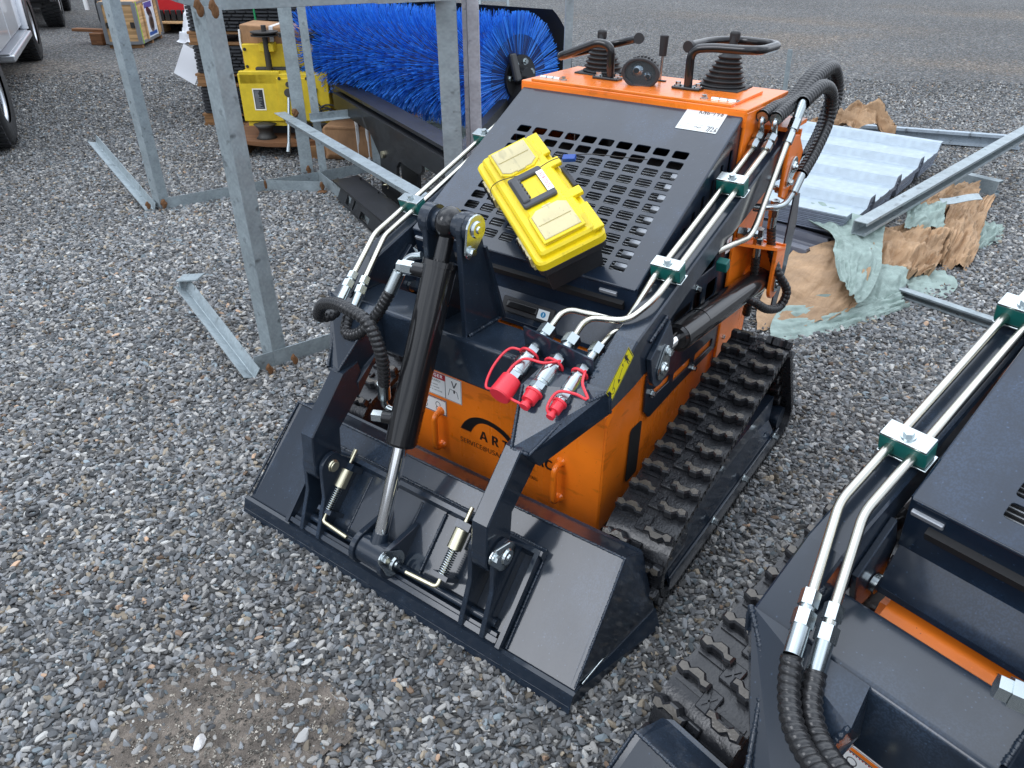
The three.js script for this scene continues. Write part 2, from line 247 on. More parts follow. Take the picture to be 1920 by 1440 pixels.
{
  const S = 1024, N = 84, px = [], col = [], R = rng(77);
  for (let i = 0; i < N * N; i++) { px.push([R(), R(), 0.7 + 0.6 * R()]); col.push(stoneTone(R)); }
  const cd = new Uint8Array(S * S * 4), hd = new Uint8Array(S * S * 4), toS = (v) => 255 * (v <= 0.0031308 ? v * 12.92 : 1.055 * Math.pow(v, 1 / 2.4) - 0.055);
  for (let y = 0; y < S; y++) for (let x = 0; x < S; x++) {
    const u = x / S * N, v = y / S * N, ci = Math.floor(u), cj = Math.floor(v); let d1 = 9, d2 = 9, id = 0;
    for (let j = -1; j <= 1; j++) for (let i = -1; i <= 1; i++) { const a = ((ci + i) % N + N) % N, b = ((cj + j) % N + N) % N, q = px[b * N + a], d = Math.hypot(ci + i + q[0] - u, cj + j + q[1] - v) / q[2]; if (d < d1) { d2 = d1; d1 = d; id = b * N + a; } else if (d < d2) d2 = d; }
    const o = (y * S + x) * 4, gap = smooth(0.0, 0.13, d2 - d1), c = col[id], soil = [0.045, 0.043, 0.042];
    for (let k = 0; k < 3; k++) cd[o + k] = toS(lerp(soil[k], c[k], gap));
    cd[o + 3] = 255; hd[o] = hd[o + 1] = hd[o + 2] = 255 * clamp(gap * (0.55 + 0.45 * (1 - d1)) , 0, 1); hd[o + 3] = 255;
  }
  const mk = (d, srgb) => { const t = new THREE.DataTexture(d, S, S); t.wrapS = t.wrapT = THREE.RepeatWrapping; t.magFilter = THREE.LinearFilter; t.minFilter = THREE.LinearMipmapLinearFilter; t.generateMipmaps = true; t.anisotropy = 8; t.repeat.set(0.55, 0.55); if (srgb) t.colorSpace = THREE.SRGBColorSpace; t.needsUpdate = true; return t; };
  const n = 220, pos = [], uv = [], vc = [], idx = [], w = (i) => { const t = i / n * 2 - 1; return Math.sign(t) * (Math.abs(t) * 5 + Math.pow(Math.abs(t), 4) * 175); };
  for (let j = 0; j <= n; j++) for (let i = 0; i <= n; i++) {
    const x = w(i) - 1, z = w(j) - 1.5, m = fbm(x * 0.7 + 9, z * 0.7, 15, 0, 4) - 0.47, far = smooth(6, 11, Math.hypot(x, z - 1)), tan = far * smooth(0.52, 0.7, fbm(x * 0.35 + 50, z * 0.5 + 20, 18, 0, 4)) * 0.7, di = dirt(x, z);
    pos.push(x, 0, z); uv.push(x + 0.37 * Math.sin(z * 0.9), z + 0.41 * Math.sin(x * 0.7));
    let c = g1((1 + 0.45 * m) * 0.78); c = [lerp(c[0], 1.05, tan), lerp(c[1], 0.88, tan), lerp(c[2], 0.72, tan)]; c = [lerp(c[0], 0.95, di), lerp(c[1], 0.72, di), lerp(c[2], 0.52, di)]; vc.push(...c);
  }
  for (let j = 0; j < n; j++) for (let i = 0; i < n; i++) { const a = j * (n + 1) + i; idx.push(a, a + n + 1, a + 1, a + 1, a + n + 1, a + n + 2); }
  const g = new THREE.BufferGeometry(); g.setAttribute('position', new THREE.Float32BufferAttribute(pos, 3)); g.setAttribute('uv', new THREE.Float32BufferAttribute(uv, 2)); g.setAttribute('color', new THREE.Float32BufferAttribute(vc, 3)); g.setIndex(idx); g.computeVertexNormals();
  const m = new THREE.Mesh(g, std({ name: 'gravel ground', map: mk(cd, true), bumpMap: mk(hd, false), bumpScale: 0.014, vertexColors: true, roughness: 0.88 }));
  m.name = 'ground'; m.userData = { kind: 'structure', label: 'wide yard of crushed grey gravel with worn brown patches' }; m.receiveShadow = m.castShadow = true; scene.add(m);
}
{                                                          // bare trodden soil where the stones have been scraped away
  const pos = [], idx = [], n = 90, x0 = -0.5, z0 = 1.05, w = 0.95, d = 0.8, id = (i, j) => j * (n + 1) + i;
  for (let j = 0; j <= n; j++) for (let i = 0; i <= n; i++) { const x = x0 + w * i / n, z = z0 + d * j / n; pos.push(x, 0.004 + 0.004 * fbm(x * 30, z * 30, 8, 0, 3), z); }
  for (let j = 0; j < n; j++) for (let i = 0; i < n; i++) if (dirt(x0 + w * (i + 0.5) / n, z0 + d * (j + 0.5) / n) > 0.12) idx.push(id(i, j), id(i, j + 1), id(i + 1, j), id(i + 1, j), id(i, j + 1), id(i + 1, j + 1));
  const g = new THREE.BufferGeometry(); g.setAttribute('position', new THREE.Float32BufferAttribute(pos, 3)); g.setIndex(idx); g.computeVertexNormals();
  const soil = tex(512, 2, (u, v) => { const q = fbm(u * 14, v * 14, 6, 14, 5), h = hash2(u * 512, v * 512, 9), k = 0.62 + 0.5 * (q - 0.45) + 0.12 * (h - 0.5) + (h > 0.985 ? 0.35 : 0); return [0.62 * k, 0.57 * k, 0.52 * k]; });
  const m = part('soil', g, std({ map: soil, color: rgb(1, 1, 1), roughness: 0.95, bumpMap: T.grain, bumpScale: 0.01 }), scene); m.userData = { kind: 'structure', label: 'bare brown patch of soil in the gravel' };
}
{
  const R = rng(4242), rockGeo = (seed) => { const q = rng(seed), g0 = new THREE.IcosahedronGeometry(1, 1), p = g0.attributes.position, cuts = []; for (let i = 0; i < 8; i++) cuts.push([V(q() - 0.5, (q() - 0.5) * 1.3, q() - 0.5).normalize(), 0.38 + 0.3 * q()]); const v = V(0, 0, 0); for (let i = 0; i < p.count; i++) { v.fromBufferAttribute(p, i); for (const [nn, dd] of cuts) { const s = v.dot(nn) - dd; if (s > 0) v.addScaledVector(nn, -s); } p.setXYZ(i, v.x, v.y * 0.72, v.z * (0.7 + 0.2 * q() * 0)); } const g = g0; g.deleteAttribute('uv'); g.computeVertexNormals(); return g; };
  const fwd = V(0, 0, -1).applyQuaternion(camera.quaternion), rt = V(1, 0, 0).applyQuaternion(camera.quaternion), up = V(0, 1, 0).applyQuaternion(camera.quaternion), C = camera.position, d = V(0, 0, 0);
  const lists = [[], [], [], [], [], []];
  const seen = (x, z) => { d.set(x, 0, z).sub(C); const t = d.dot(fwd); if (t < 0.5) return 0; const a = Math.abs(d.dot(rt)) / t, b = d.dot(up) / t; return a < 0.687 + 0.55 / t && b > -0.515 - 0.5 / t && b < 0.53 ? t : 0; };
  const put = (x, z, s, y, tone) => lists[Math.floor(R() * 6)].push([x, y, z, s, tone]);
  const N = 1350000;
  for (let i = 0; i < N; i++) {                              // thinning with distance, denser close by
    const x = -9 + 12 * R(), z = -9 + 11.1 * R(), t = seen(x, z); if (!t) continue;
    const keep = t < 3.2 ? 1 : t < 5 ? 0.75 : t < 9 ? 0.75 * (9 - t) / 4 : 0; if (R() > keep) continue;
    const di = dirt(x, z); if (R() < di * 0.74) { const b = 0.12 + 0.9 * Math.pow(R(), 3); for (let j = 0; j < 4; j++) put(x + 0.012 * (R() - 0.5), z + 0.012 * (R() - 0.5), 0.0013 + 0.003 * R() * R(), 0.0075, [0.5 * b, 0.45 * b, 0.38 * b]); if (R() > 0.07) continue; }
    const s = 0.004 + 0.0078 * Math.pow(R(), 1.7) + 0.001 * Math.min(3, t - 1.2); put(x, z, s, s * (0.1 + 0.55 * R()), stoneTone(R).map((k) => k * (1 + 0.5 * (fbm(x * 0.7 + 9, z * 0.7, 15, 0, 3) - 0.45))));
  }
  put(0.14, 1.345, 0.017, 0.012, [0.5, 0.49, 0.47]); put(-0.03, 1.49, 0.016, 0.014, [0.62, 0.6, 0.58]); put(0.29, 0.35, 0.016, 0.012, [0.7, 0.69, 0.66]);
  const gravel = new THREE.Group(); gravel.name = 'gravel'; gravel.userData = { kind: 'stuff', label: 'loose crushed stones covering the yard' }; scene.add(gravel);
  const mat = std({ name: 'stone', color: rgb(1, 1, 1), roughness: 0.82 }), o = new THREE.Object3D(), k = new THREE.Color();
  lists.forEach((l, i) => { const im = new THREE.InstancedMesh(rockGeo(100 + i), mat, l.length); im.name = 'stones'; im.castShadow = im.receiveShadow = true; im.userData = { kind: 'stuff' }; l.forEach((a, j) => { o.position.set(a[0], a[1], a[2]); o.rotation.set((R() - 0.5) * 0.9, R() * 6.3, (R() - 0.5) * 0.9); o.scale.set(a[3] * (1.1 + 0.55 * R()), a[3] * (0.85 + 0.5 * R()), a[3] * 1.12); o.updateMatrix(); im.setMatrixAt(j, o.matrix); im.setColorAt(j, k.setRGB(...a[4])); }); gravel.add(im); });
  console.log('stones', lists.reduce((a, b) => a + b.length, 0));
}

/* ---------------------------------------------------------------- the compact track loader */
const BN = V(0, 0.694, 0.72), BD = V(0, -0.72, 0.694), B0 = V(0, 0.275, 0.703);            // back of the bucket: normal, downhill direction, top edge
const bq = (x, s, h) => { const p = B0.clone().addScaledVector(BD, s).addScaledVector(BN, h); p.x = x; return p; };
const bzy = (s, h) => { const p = bq(0, s, h); return [p.z, p.y]; };
const HN = V(0, 0.875, 0.4848), HD = V(0, -0.4848, 0.875), H0 = V(0, 1.107, -0.232);      // hood: normal, downhill, top edge
const hq = (x, v, h) => { const p = H0.clone().addScaledVector(HD, v).addScaledVector(HN, h); p.x = x; return p; };
const hoodM = new THREE.Matrix4().makeBasis(V(1, 0, 0), HD.clone().negate(), HN).setPosition(H0);
const arc = (cz, cy, r, a0, a1, n = 10) => Array.from({ length: n + 1 }, (_, i) => { const a = (a0 + (a1 - a0) * i / n) * Math.PI / 180; return [cz + r * Math.cos(a), cy + r * Math.sin(a)]; });
function bolt(p, dir, r = 0.009, l = 0.008) { p = P(p); const d = P(dir).clone().normalize(); return [cyl(p, p.clone().addScaledVector(d, 0.003), r * 1.45, r * 1.45, 16), hex(p.clone().addScaledVector(d, 0.003), p.clone().addScaledVector(d, 0.003 + l), r)]; }
function retainer(x, z, y, ang, s = 1) {                     // zinc pin keeper with a pin end and a bolt, facing +x
  const c = Math.cos(ang), n = Math.sin(ang), bz = z + 0.046 * s * c, by = y + 0.046 * s * n, a = ang * 180 / Math.PI;
  return [plateX([...arc(z, y, 0.031 * s, a + 62, a + 298, 14), ...arc(bz, by, 0.016 * s, a - 70, a + 70, 6)], x, x + 0.006, 0.0015), cyl([x + 0.004, y, z], [x + 0.012, y, z], 0.019 * s, 0.016 * s), cyl([x + 0.01, y, z], [x + 0.016, y, z], 0.009 * s, 0.006 * s), bolt([x + 0.006, by, bz], [1, 0, 0], 0.0085 * s, 0.009)];
}
function fitting(a, b, r) { a = P(a); b = P(b); const d = b.clone().sub(a).normalize(), q = (t) => a.clone().lerp(b, t); return [hex(q(0), q(0.24), r * 1.25), cyl(q(0.24), q(0.32), r * 0.95), hex(q(0.32), q(0.56), r * 1.4), cyl(q(0.56), q(1), r * 1.18, r * 1.12, 24)]; }
const pinM = (o, ex) => { const y = P(ex); return y; };

function trackBelt() {
  const circles = [[0.47, 0.132, 0.115], [-0.2, 0.352, 0.085], [-0.405, 0.08, 0.063], [0.45, 0.08, 0.063]], pts = [];
  for (const [z, y, r] of circles) for (let i = 0; i < 72; i++) { const a = i / 72 * 2 * Math.PI; pts.push([z + (r) * Math.cos(a), y + r * Math.sin(a)]); }
  pts.sort((a, b) => a[0] - b[0] || a[1] - b[1]); const cr = (o, a, b) => (a[0] - o[0]) * (b[1] - o[1]) - (a[1] - o[1]) * (b[0] - o[0]), half = (l) => { const h = []; for (const p of l) { while (h.length > 1 && cr(h.at(-2), h.at(-1), p) <= 0) h.pop(); h.push(p); } h.pop(); return h; };
  const H = [...half(pts), ...half([...pts].reverse())];     // counter-clockwise in (z, y): bottom runs +z, top runs -z
  let L = 0; const cum = [0]; for (let i = 0; i < H.length; i++) { const a = H[i], b = H[(i + 1) % H.length]; L += Math.hypot(b[0] - a[0], b[1] - a[1]); cum.push(L); }
  const at = (s) => { s = ((s % L) + L) % L; let i = 0; while (cum[i + 1] < s) i++; const t = (s - cum[i]) / (cum[i + 1] - cum[i]), a = H[i], b = H[(i + 1) % H.length]; return [lerp(a[0], b[0], t), lerp(a[1], b[1], t)]; };
  const fr = (s) => { const a = at(s - 0.012), b = at(s + 0.012), p = at(s), k = Math.hypot(b[0] - a[0], b[1] - a[1]); return { p, t: [(b[0] - a[0]) / k, (b[1] - a[1]) / k], n: [(b[1] - a[1]) / k, -(b[0] - a[0]) / k] }; };
  return { L, fr };
}
const colorAll = (g, f) => { g = g.index ? g.toNonIndexed() : g; const n = g.attributes.normal, p = g.attributes.position, c = new Float32Array(n.count * 3); for (let i = 0; i < n.count; i++) c.set(f(n.getX(i), n.getY(i), n.getZ(i), p.getX(i), p.getY(i), p.getZ(i)), i * 3); g.setAttribute('color', new THREE.BufferAttribute(c, 3)); return g; };
const RUB = [0.017, 0.018, 0.021], WORN = [0.085, 0.074, 0.06];
function makeTrack(parent, x0, x1, name) {
  const { L, fr } = trackBelt(), N = 34, W = x1 - x0, n = 204, strips = [[], [], [], []], th = 0.018;
  const strip = (f, wide) => { const pos = [], idx = []; for (let i = 0; i <= n; i++) { const k = f(fr(L * i / n)); pos.push(...k[0], ...k[1]); } for (let i = 0; i < n; i++) { const a = i * 2; idx.push(a, a + 1, a + 2, a + 1, a + 3, a + 2); } const g = new THREE.BufferGeometry(); g.setAttribute('position', new THREE.Float32BufferAttribute(pos, 3)); g.setIndex(idx); g.computeVertexNormals(); return colorAll(g, () => RUB); };
  const o = (q, x, h) => [x, q.p[1] + q.n[1] * h, q.p[0] + q.n[0] * h];
  const belt = [strip((q) => [o(q, x1, 0), o(q, x0, 0)]), strip((q) => [o(q, x0, -th), o(q, x1, -th)]), strip((q) => [o(q, x0, 0), o(q, x0, -th)]), strip((q) => [o(q, x1, -th), o(q, x1, 0)])];
  const cx = (x0 + x1) / 2, blocks = [], M4 = (q, x, h) => new THREE.Matrix4().makeBasis(V(1, 0, 0), V(0, q.t[1], q.t[0]), V(0, q.n[1], q.n[0])).setPosition(...o(q, x, h));
  for (let i = 0; i < N; i++) {                              // sprocket blocks along the centre line, guide teeth inside
    const q = fr(L * (i + 0.5) / N);
    blocks.push(colorAll(ext(rrect(0.036, 0.05, 0.004), 0.01, 0.002), () => RUB).applyMatrix4(M4(q, cx, 0)));
    for (const a of [-1, 1]) blocks.push(colorAll(box(0.004, 0.034, 0.004, 0, 0, 0.011, 0, 0, a * 0.55), () => RUB).applyMatrix4(M4(q, cx, 0)));
    blocks.push(colorAll(rbox(0.04, 0.03, 0.03, 0.005, 0, 0, -th - 0.014), () => RUB).applyMatrix4(M4(q, cx - 0.045, 0)), colorAll(rbox(0.03, 0.03, 0.03, 0.005, 0, 0, -th - 0.014), () => RUB).applyMatrix4(M4(q, cx + 0.045, 0)));
    blocks.push(colorAll(box(W * 0.42, 0.01, 0.006, -W * 0.25, 0, 0.002), () => RUB).applyMatrix4(M4(q, cx, 0)), colorAll(box(W * 0.42, 0.01, 0.006, W * 0.25, 0, 0.002), () => RUB).applyMatrix4(M4(q, cx, 0)));
  }
  for (let i = 0; i < N * 3; i++) { const q = fr(L * (i + 0.3) / N / 3); blocks.push(colorAll(box(0.002, 0.004, th * 0.9, 0, 0, -th / 2), () => [0.01, 0.01, 0.011]).applyMatrix4(M4(q, x1 + 0.0006, 0))); }
  const t = part(name, [belt, blocks], M.track, parent);
  const S = poly([[0.003, 0.014], [0.02, 0.018], [0.03, 0.008], [0.052, 0.008], [0.06, 0.018], [0.08, 0.014], [0.082, -0.008], [0.066, -0.016], [0.056, -0.008], [0.046, -0.02], [0.026, -0.02], [0.017, -0.006], [0.003, -0.008]]);
  const lug0 = ext(S, 0.029, 0.0045).scale(1, 0.8, 1);
  const lug = colorAll(lug0, (a, b, c, x, y, z) => { const w = c > 0.9 && z > 0.026 ? 1 : 0, j = 0.8 + 0.35 * hash2(Math.floor(x * 900), 3, 1); return RUB.map((v, k) => lerp(v, WORN[k] * j, w)); });
  const lugB = lug.clone().rotateZ(Math.PI), g1_ = fin(lug), g2_ = fin(lugB);
  for (let i = 0; i < N; i++) for (const side of [1, -1]) {
    const q = fr(L * (i + (side > 0 ? 0.25 : 0.75)) / N), m = new THREE.Mesh(side > 0 ? g1_ : g2_, M.track); m.name = 'lug'; m.castShadow = m.receiveShadow = true; m.applyMatrix4(M4(q, cx + side * 0.008, 0)); t.add(m);
  }
  return t;
}
function makeTrackFrame(parent, s) {                          // s = +1 for the side with x > 0
  const X = (a) => s * a, f = [box(0.1, 0.1, 0.72, X(0.53), 0.15, 0.03), cyl([X(0.46), 0.132, 0.47], [X(0.6), 0.132, 0.47], 0.085, 0.085, 28), cyl([X(0.46), 0.08, -0.405], [X(0.6), 0.08, -0.405], 0.04)];
  for (const z of [-0.25, -0.1, 0.06, 0.22]) f.push(cyl([X(0.47), 0.062, z], [X(0.595), 0.062, z], 0.038, 0.038, 20));
  part('track_frame', f, M.black, parent);
  part('sprocket', [cyl([X(0.51), 0.352, -0.2], [X(0.55), 0.352, -0.2], 0.055), ...Array.from({ length: 9 }, (_, i) => box(0.03, 0.05, 0.02, X(0.53), 0.352 + 0.056 * Math.sin(i * 0.698), -0.2 + 0.056 * Math.cos(i * 0.698), -i * 0.698 + Math.PI / 2)), box(0.02, 0.1, 0.16, X(0.5), 0.26, -0.22)], M.orange, parent);
  const a = [X(0.545), 0.215, 0.45], b = [X(0.545), 0.225, 0.05], c = [X(0.605), 0.05, -0.33], d = [X(0.605), 0.05, 0.5], e = [X(0.55), 0.15, -0.32], off = (p, k) => [p[0] + k * s, p[1] + k * 0.3, p[2]];
  part('track_guard', [hull([a, b, c, d, e, off(a, 0.006), off(b, 0.006), off(c, 0.006), off(d, 0.006), off(e, 0.006)]), plateX([[0.5, 0.03], [-0.35, 0.03], [-0.36, 0.07], [0.5, 0.07]], X(0.606), X(0.613))], M.black, parent);
  part('guard_rail', [cyl([X(0.556), 0.222, 0.43], [X(0.556), 0.222, 0.26], 0.004), cyl([X(0.556), 0.226, 0.24], [X(0.556), 0.226, 0.06], 0.004)], M.zinc, parent);
  for (const z of [0.22, -0.02, -0.3]) part('guard_bolt', bolt([X(0.613), 0.07, z], [s, 0, 0], 0.01, 0.014), M.zinc, parent);
}
function makeBucket(parent) {
  const b = part('bucket', (() => {
    const A = [0.565, 0.275, 0.703], B = [0.57, 0.216, 0.602], C = [0.615, 0.04, 0.592], D = [0.642, 0.002, 0.605], E = [0.58, 0.004, 0.942], E2 = [0.577, 0.045, 0.925], m = (p) => [-p[0], p[1], p[2]], th = (p, v) => [p[0] + v[0], p[1] + v[1], p[2] + v[2]], in1 = [0, -0.006, -0.008];
    const back = hull([A, m(A), E2, m(E2), th(A, in1), m(th(A, in1)), th(E2, in1), m(th(E2, in1))]);
    const top = hull([A, m(A), B, m(B), th(A, [0, -0.01, 0]), m(th(A, [0, -0.01, 0])), th(B, [0, -0.01, 0]), m(th(B, [0, -0.01, 0]))]);
    const side = (f) => [hull([th(A, [0.001, 0.002, 0]), th(B, [0.001, 0.012, 0.01]), C, E2, th(A, [-0.012, 0, 0]), th(B, [-0.012, 0, 0]), th(C, [-0.02, 0, 0]), th(E2, [-0.012, 0, 0])].map(f)), hull([th(C, [0.003, 0.003, -0.002]), th(E2, [0.003, 0.002, 0]), D, E, th(C, [-0.02, 0, 0]), th(E2, [-0.012, 0, 0]), th(D, [-0.03, 0, 0]), th(E, [-0.014, 0, 0])].map(f))];
    const floor = hull([B, m(B), C, m(C), th(B, [-0.012, 0, -0.01]), m(th(B, [-0.012, 0, -0.01])), th(C, [-0.01, 0, -0.01]), m(th(C, [-0.01, 0, -0.01]))]);
    return [back, top, floor, side((p) => p), side(m), box(1.16, 0.01, 0.03, 0, 0.018, 0.935, 0.2)];
  })(), M.black, parent);
  part('bottom_lip', hull([[-0.584, 0.052, 0.928], [0.584, 0.052, 0.928], [-0.584, 0.05, 0.939], [0.584, 0.05, 0.939], [-0.584, 0.003, 0.945], [0.584, 0.003, 0.945], [-0.584, 0.003, 0.956], [0.584, 0.003, 0.956]]), M.black, b);
  part('worn_seam', weld([[0.6, 0.047, 0.62], [0.594, 0.05, 0.7], [0.588, 0.05, 0.8], [0.583, 0.05, 0.9]], 0.0032), M.zinc, b);
  part('weld_seam', [weld([[0.567, 0.278, 0.705], [0.571, 0.2, 0.776], [0.58, 0.06, 0.925]], 0.004), weld([[-0.567, 0.278, 0.705], [-0.58, 0.06, 0.925]], 0.004), weld([bq(0.57, -0.003, 0.003), bq(0.2, -0.002, 0.003), bq(-0.2, -0.002, 0.003), bq(-0.57, -0.003, 0.003)], 0.004)], M.black, b);
  return b;
}
function makeQuickAttach(parent) {
  const q = part('attachment_plate', [                        // stiffened frame on the back of the bucket
    hull([bq(-0.4, 0.062, 0), bq(0.385, 0.062, 0), bq(-0.4, 0.092, 0), bq(0.385, 0.092, 0), bq(-0.4, 0.066, 0.034), bq(0.385, 0.066, 0.034), bq(-0.4, 0.078, 0.034), bq(0.385, 0.078, 0.034)]),
    hull([bq(-0.37, 0.285, 0), bq(0.355, 0.285, 0), bq(-0.37, 0.318, 0), bq(0.355, 0.318, 0), bq(-0.37, 0.29, 0.02), bq(0.355, 0.29, 0.02), bq(-0.37, 0.314, 0.02), bq(0.355, 0.314, 0.02)]),
    cyl(bq(-0.35, 0.272, 0.012), bq(0.34, 0.272, 0.012), 0.011), box(0.74, 0.012, 0.006, -0.008, 0, 0).applyMatrix4(basis(bq(0, 0.305, 0.023), [1, 0, 0], BD.clone().negate(), BN)),
    hull([bq(-0.19, 0.09, 0), bq(0.078, 0.09, 0), bq(-0.19, 0.27, 0), bq(0.078, 0.27, 0), bq(-0.19, 0.09, 0.005), bq(0.078, 0.09, 0.005), bq(-0.19, 0.27, 0.005), bq(0.078, 0.27, 0.005)]),
  ], M.black, parent);
  const ear = (x0, x1) => plateX([bzy(0.07, 0), bzy(0.072, 0.09), ...(() => { const p = bq(0, 0.107, 0.108); return arc(p.z, p.y, 0.04, 120, 0, 8); })(), bzy(0.2, 0.08), bzy(0.315, 0.03), bzy(0.316, 0)], x0, x1, 0.0015);
  for (const [a, b] of [[0.25, 0.264], [0.316, 0.33], [-0.264, -0.25], [-0.33, -0.316]]) part('pivot_ear', ear(a, b), M.black, q);
  for (const x of [0.372, -0.385]) part('end_bracket', [hull([bq(x - 0.006, 0.06, 0), bq(x + 0.006, 0.06, 0), bq(x - 0.006, 0.32, 0), bq(x + 0.006, 0.32, 0), bq(x - 0.006, 0.066, 0.036), bq(x + 0.006, 0.066, 0.036), bq(x - 0.006, 0.318, 0.03), bq(x + 0.006, 0.318, 0.03)]), box(0.03, 0.25, 0.006, x - 0.01 * Math.sign(x), 0, 0).applyMatrix4(basis(bq(0, 0.19, 0.003), [1, 0, 0], BD.clone().negate(), BN))], M.black, q);
  for (const x of [-0.19, -0.003, 0.078]) part('weld_bead', weld([bq(x, 0.095, 0.004), bq(x, 0.18, 0.004), bq(x, 0.262, 0.004)], 0.0045, 9), M.black, q);
  part('weld_bead', [weld([bq(0.382, 0.07, 0.002), bq(0.382, 0.2, 0.002), bq(0.384, 0.315, 0.002)], 0.005, 8), weld([bq(-0.39, 0.07, 0.002), bq(-0.392, 0.315, 0.002)], 0.005, 7), weld([bq(-0.39, 0.062, 0.001), bq(0, 0.06, 0.001), bq(0.38, 0.062, 0.001)], 0.0045, 6), weld([bq(-0.36, 0.322, 0.001), bq(0, 0.323, 0.001), bq(0.35, 0.322, 0.001)], 0.004, 5)], M.black, q);
  for (const a of [-0.09, 0.012]) part('cylinder_lug', plateX([bzy(0.15, 0), bzy(0.15, 0.014), ...(() => { const p = bq(0, 0.262, 0.05); return arc(p.z, p.y, 0.048, 85, -95, 14); })(), bzy(0.315, 0)], a - 0.008, a + 0.008, 0.0015), M.black, q);
  { const p = bq(0, 0.262, 0.05); part('pin_keeper', retainer(0.02, p.z, p.y, 0.9, 1.2), M.zinc, q); }
  { const p = bq(0, 0.107, 0.108); part('pin_keeper', retainer(0.33, p.z, p.y, 0.6, 1.2), M.zinc, q); part('pivot_pin', [cyl([-0.335, p.y, p.z], [-0.244, p.y, p.z], 0.016), cyl([-0.25, p.y, p.z], [-0.242, p.y, p.z], 0.018, 0.013), cyl([0.25, p.y, p.z], [0.336, p.y, p.z], 0.016)], M.gold, q); }
  for (const [x, sgn] of [[-0.252, 1], [0.165, -1]]) {        // spring loaded lock pins with bent handles
    const pn = part('lock_pin', [cyl(bq(x, 0.045, 0.046), bq(x, 0.25, 0.046), 0.0062), tube([bq(x, 0.22, 0.046), bq(x, 0.262, 0.046), bq(x + sgn * 0.1, 0.268, 0.046)], 0.0062, 0.014, 0, 10)], M.gold, q);
    part('sleeve', [cyl(bq(x, 0.105, 0.046), bq(x, 0.158, 0.046), 0.0195, 0.0195, 24)], M.gold, pn);
    part('spring', coil(bq(x, 0.156, 0.046), bq(x, 0.228, 0.046), 0.0125, 0.0019, 12), M.zinc, pn);
    part('pin_guide', [box(0.05, 0.012, 0.06, x, 0, 0).applyMatrix4(basis(bq(0, 0.232, 0.03), [1, 0, 0], BD.clone().negate(), BN)), box(0.045, 0.02, 0.05, x, 0, 0).applyMatrix4(basis(bq(0, 0.095, 0.03), [1, 0, 0], BD.clone().negate(), BN))], M.black, q);
  }
  return q;
}
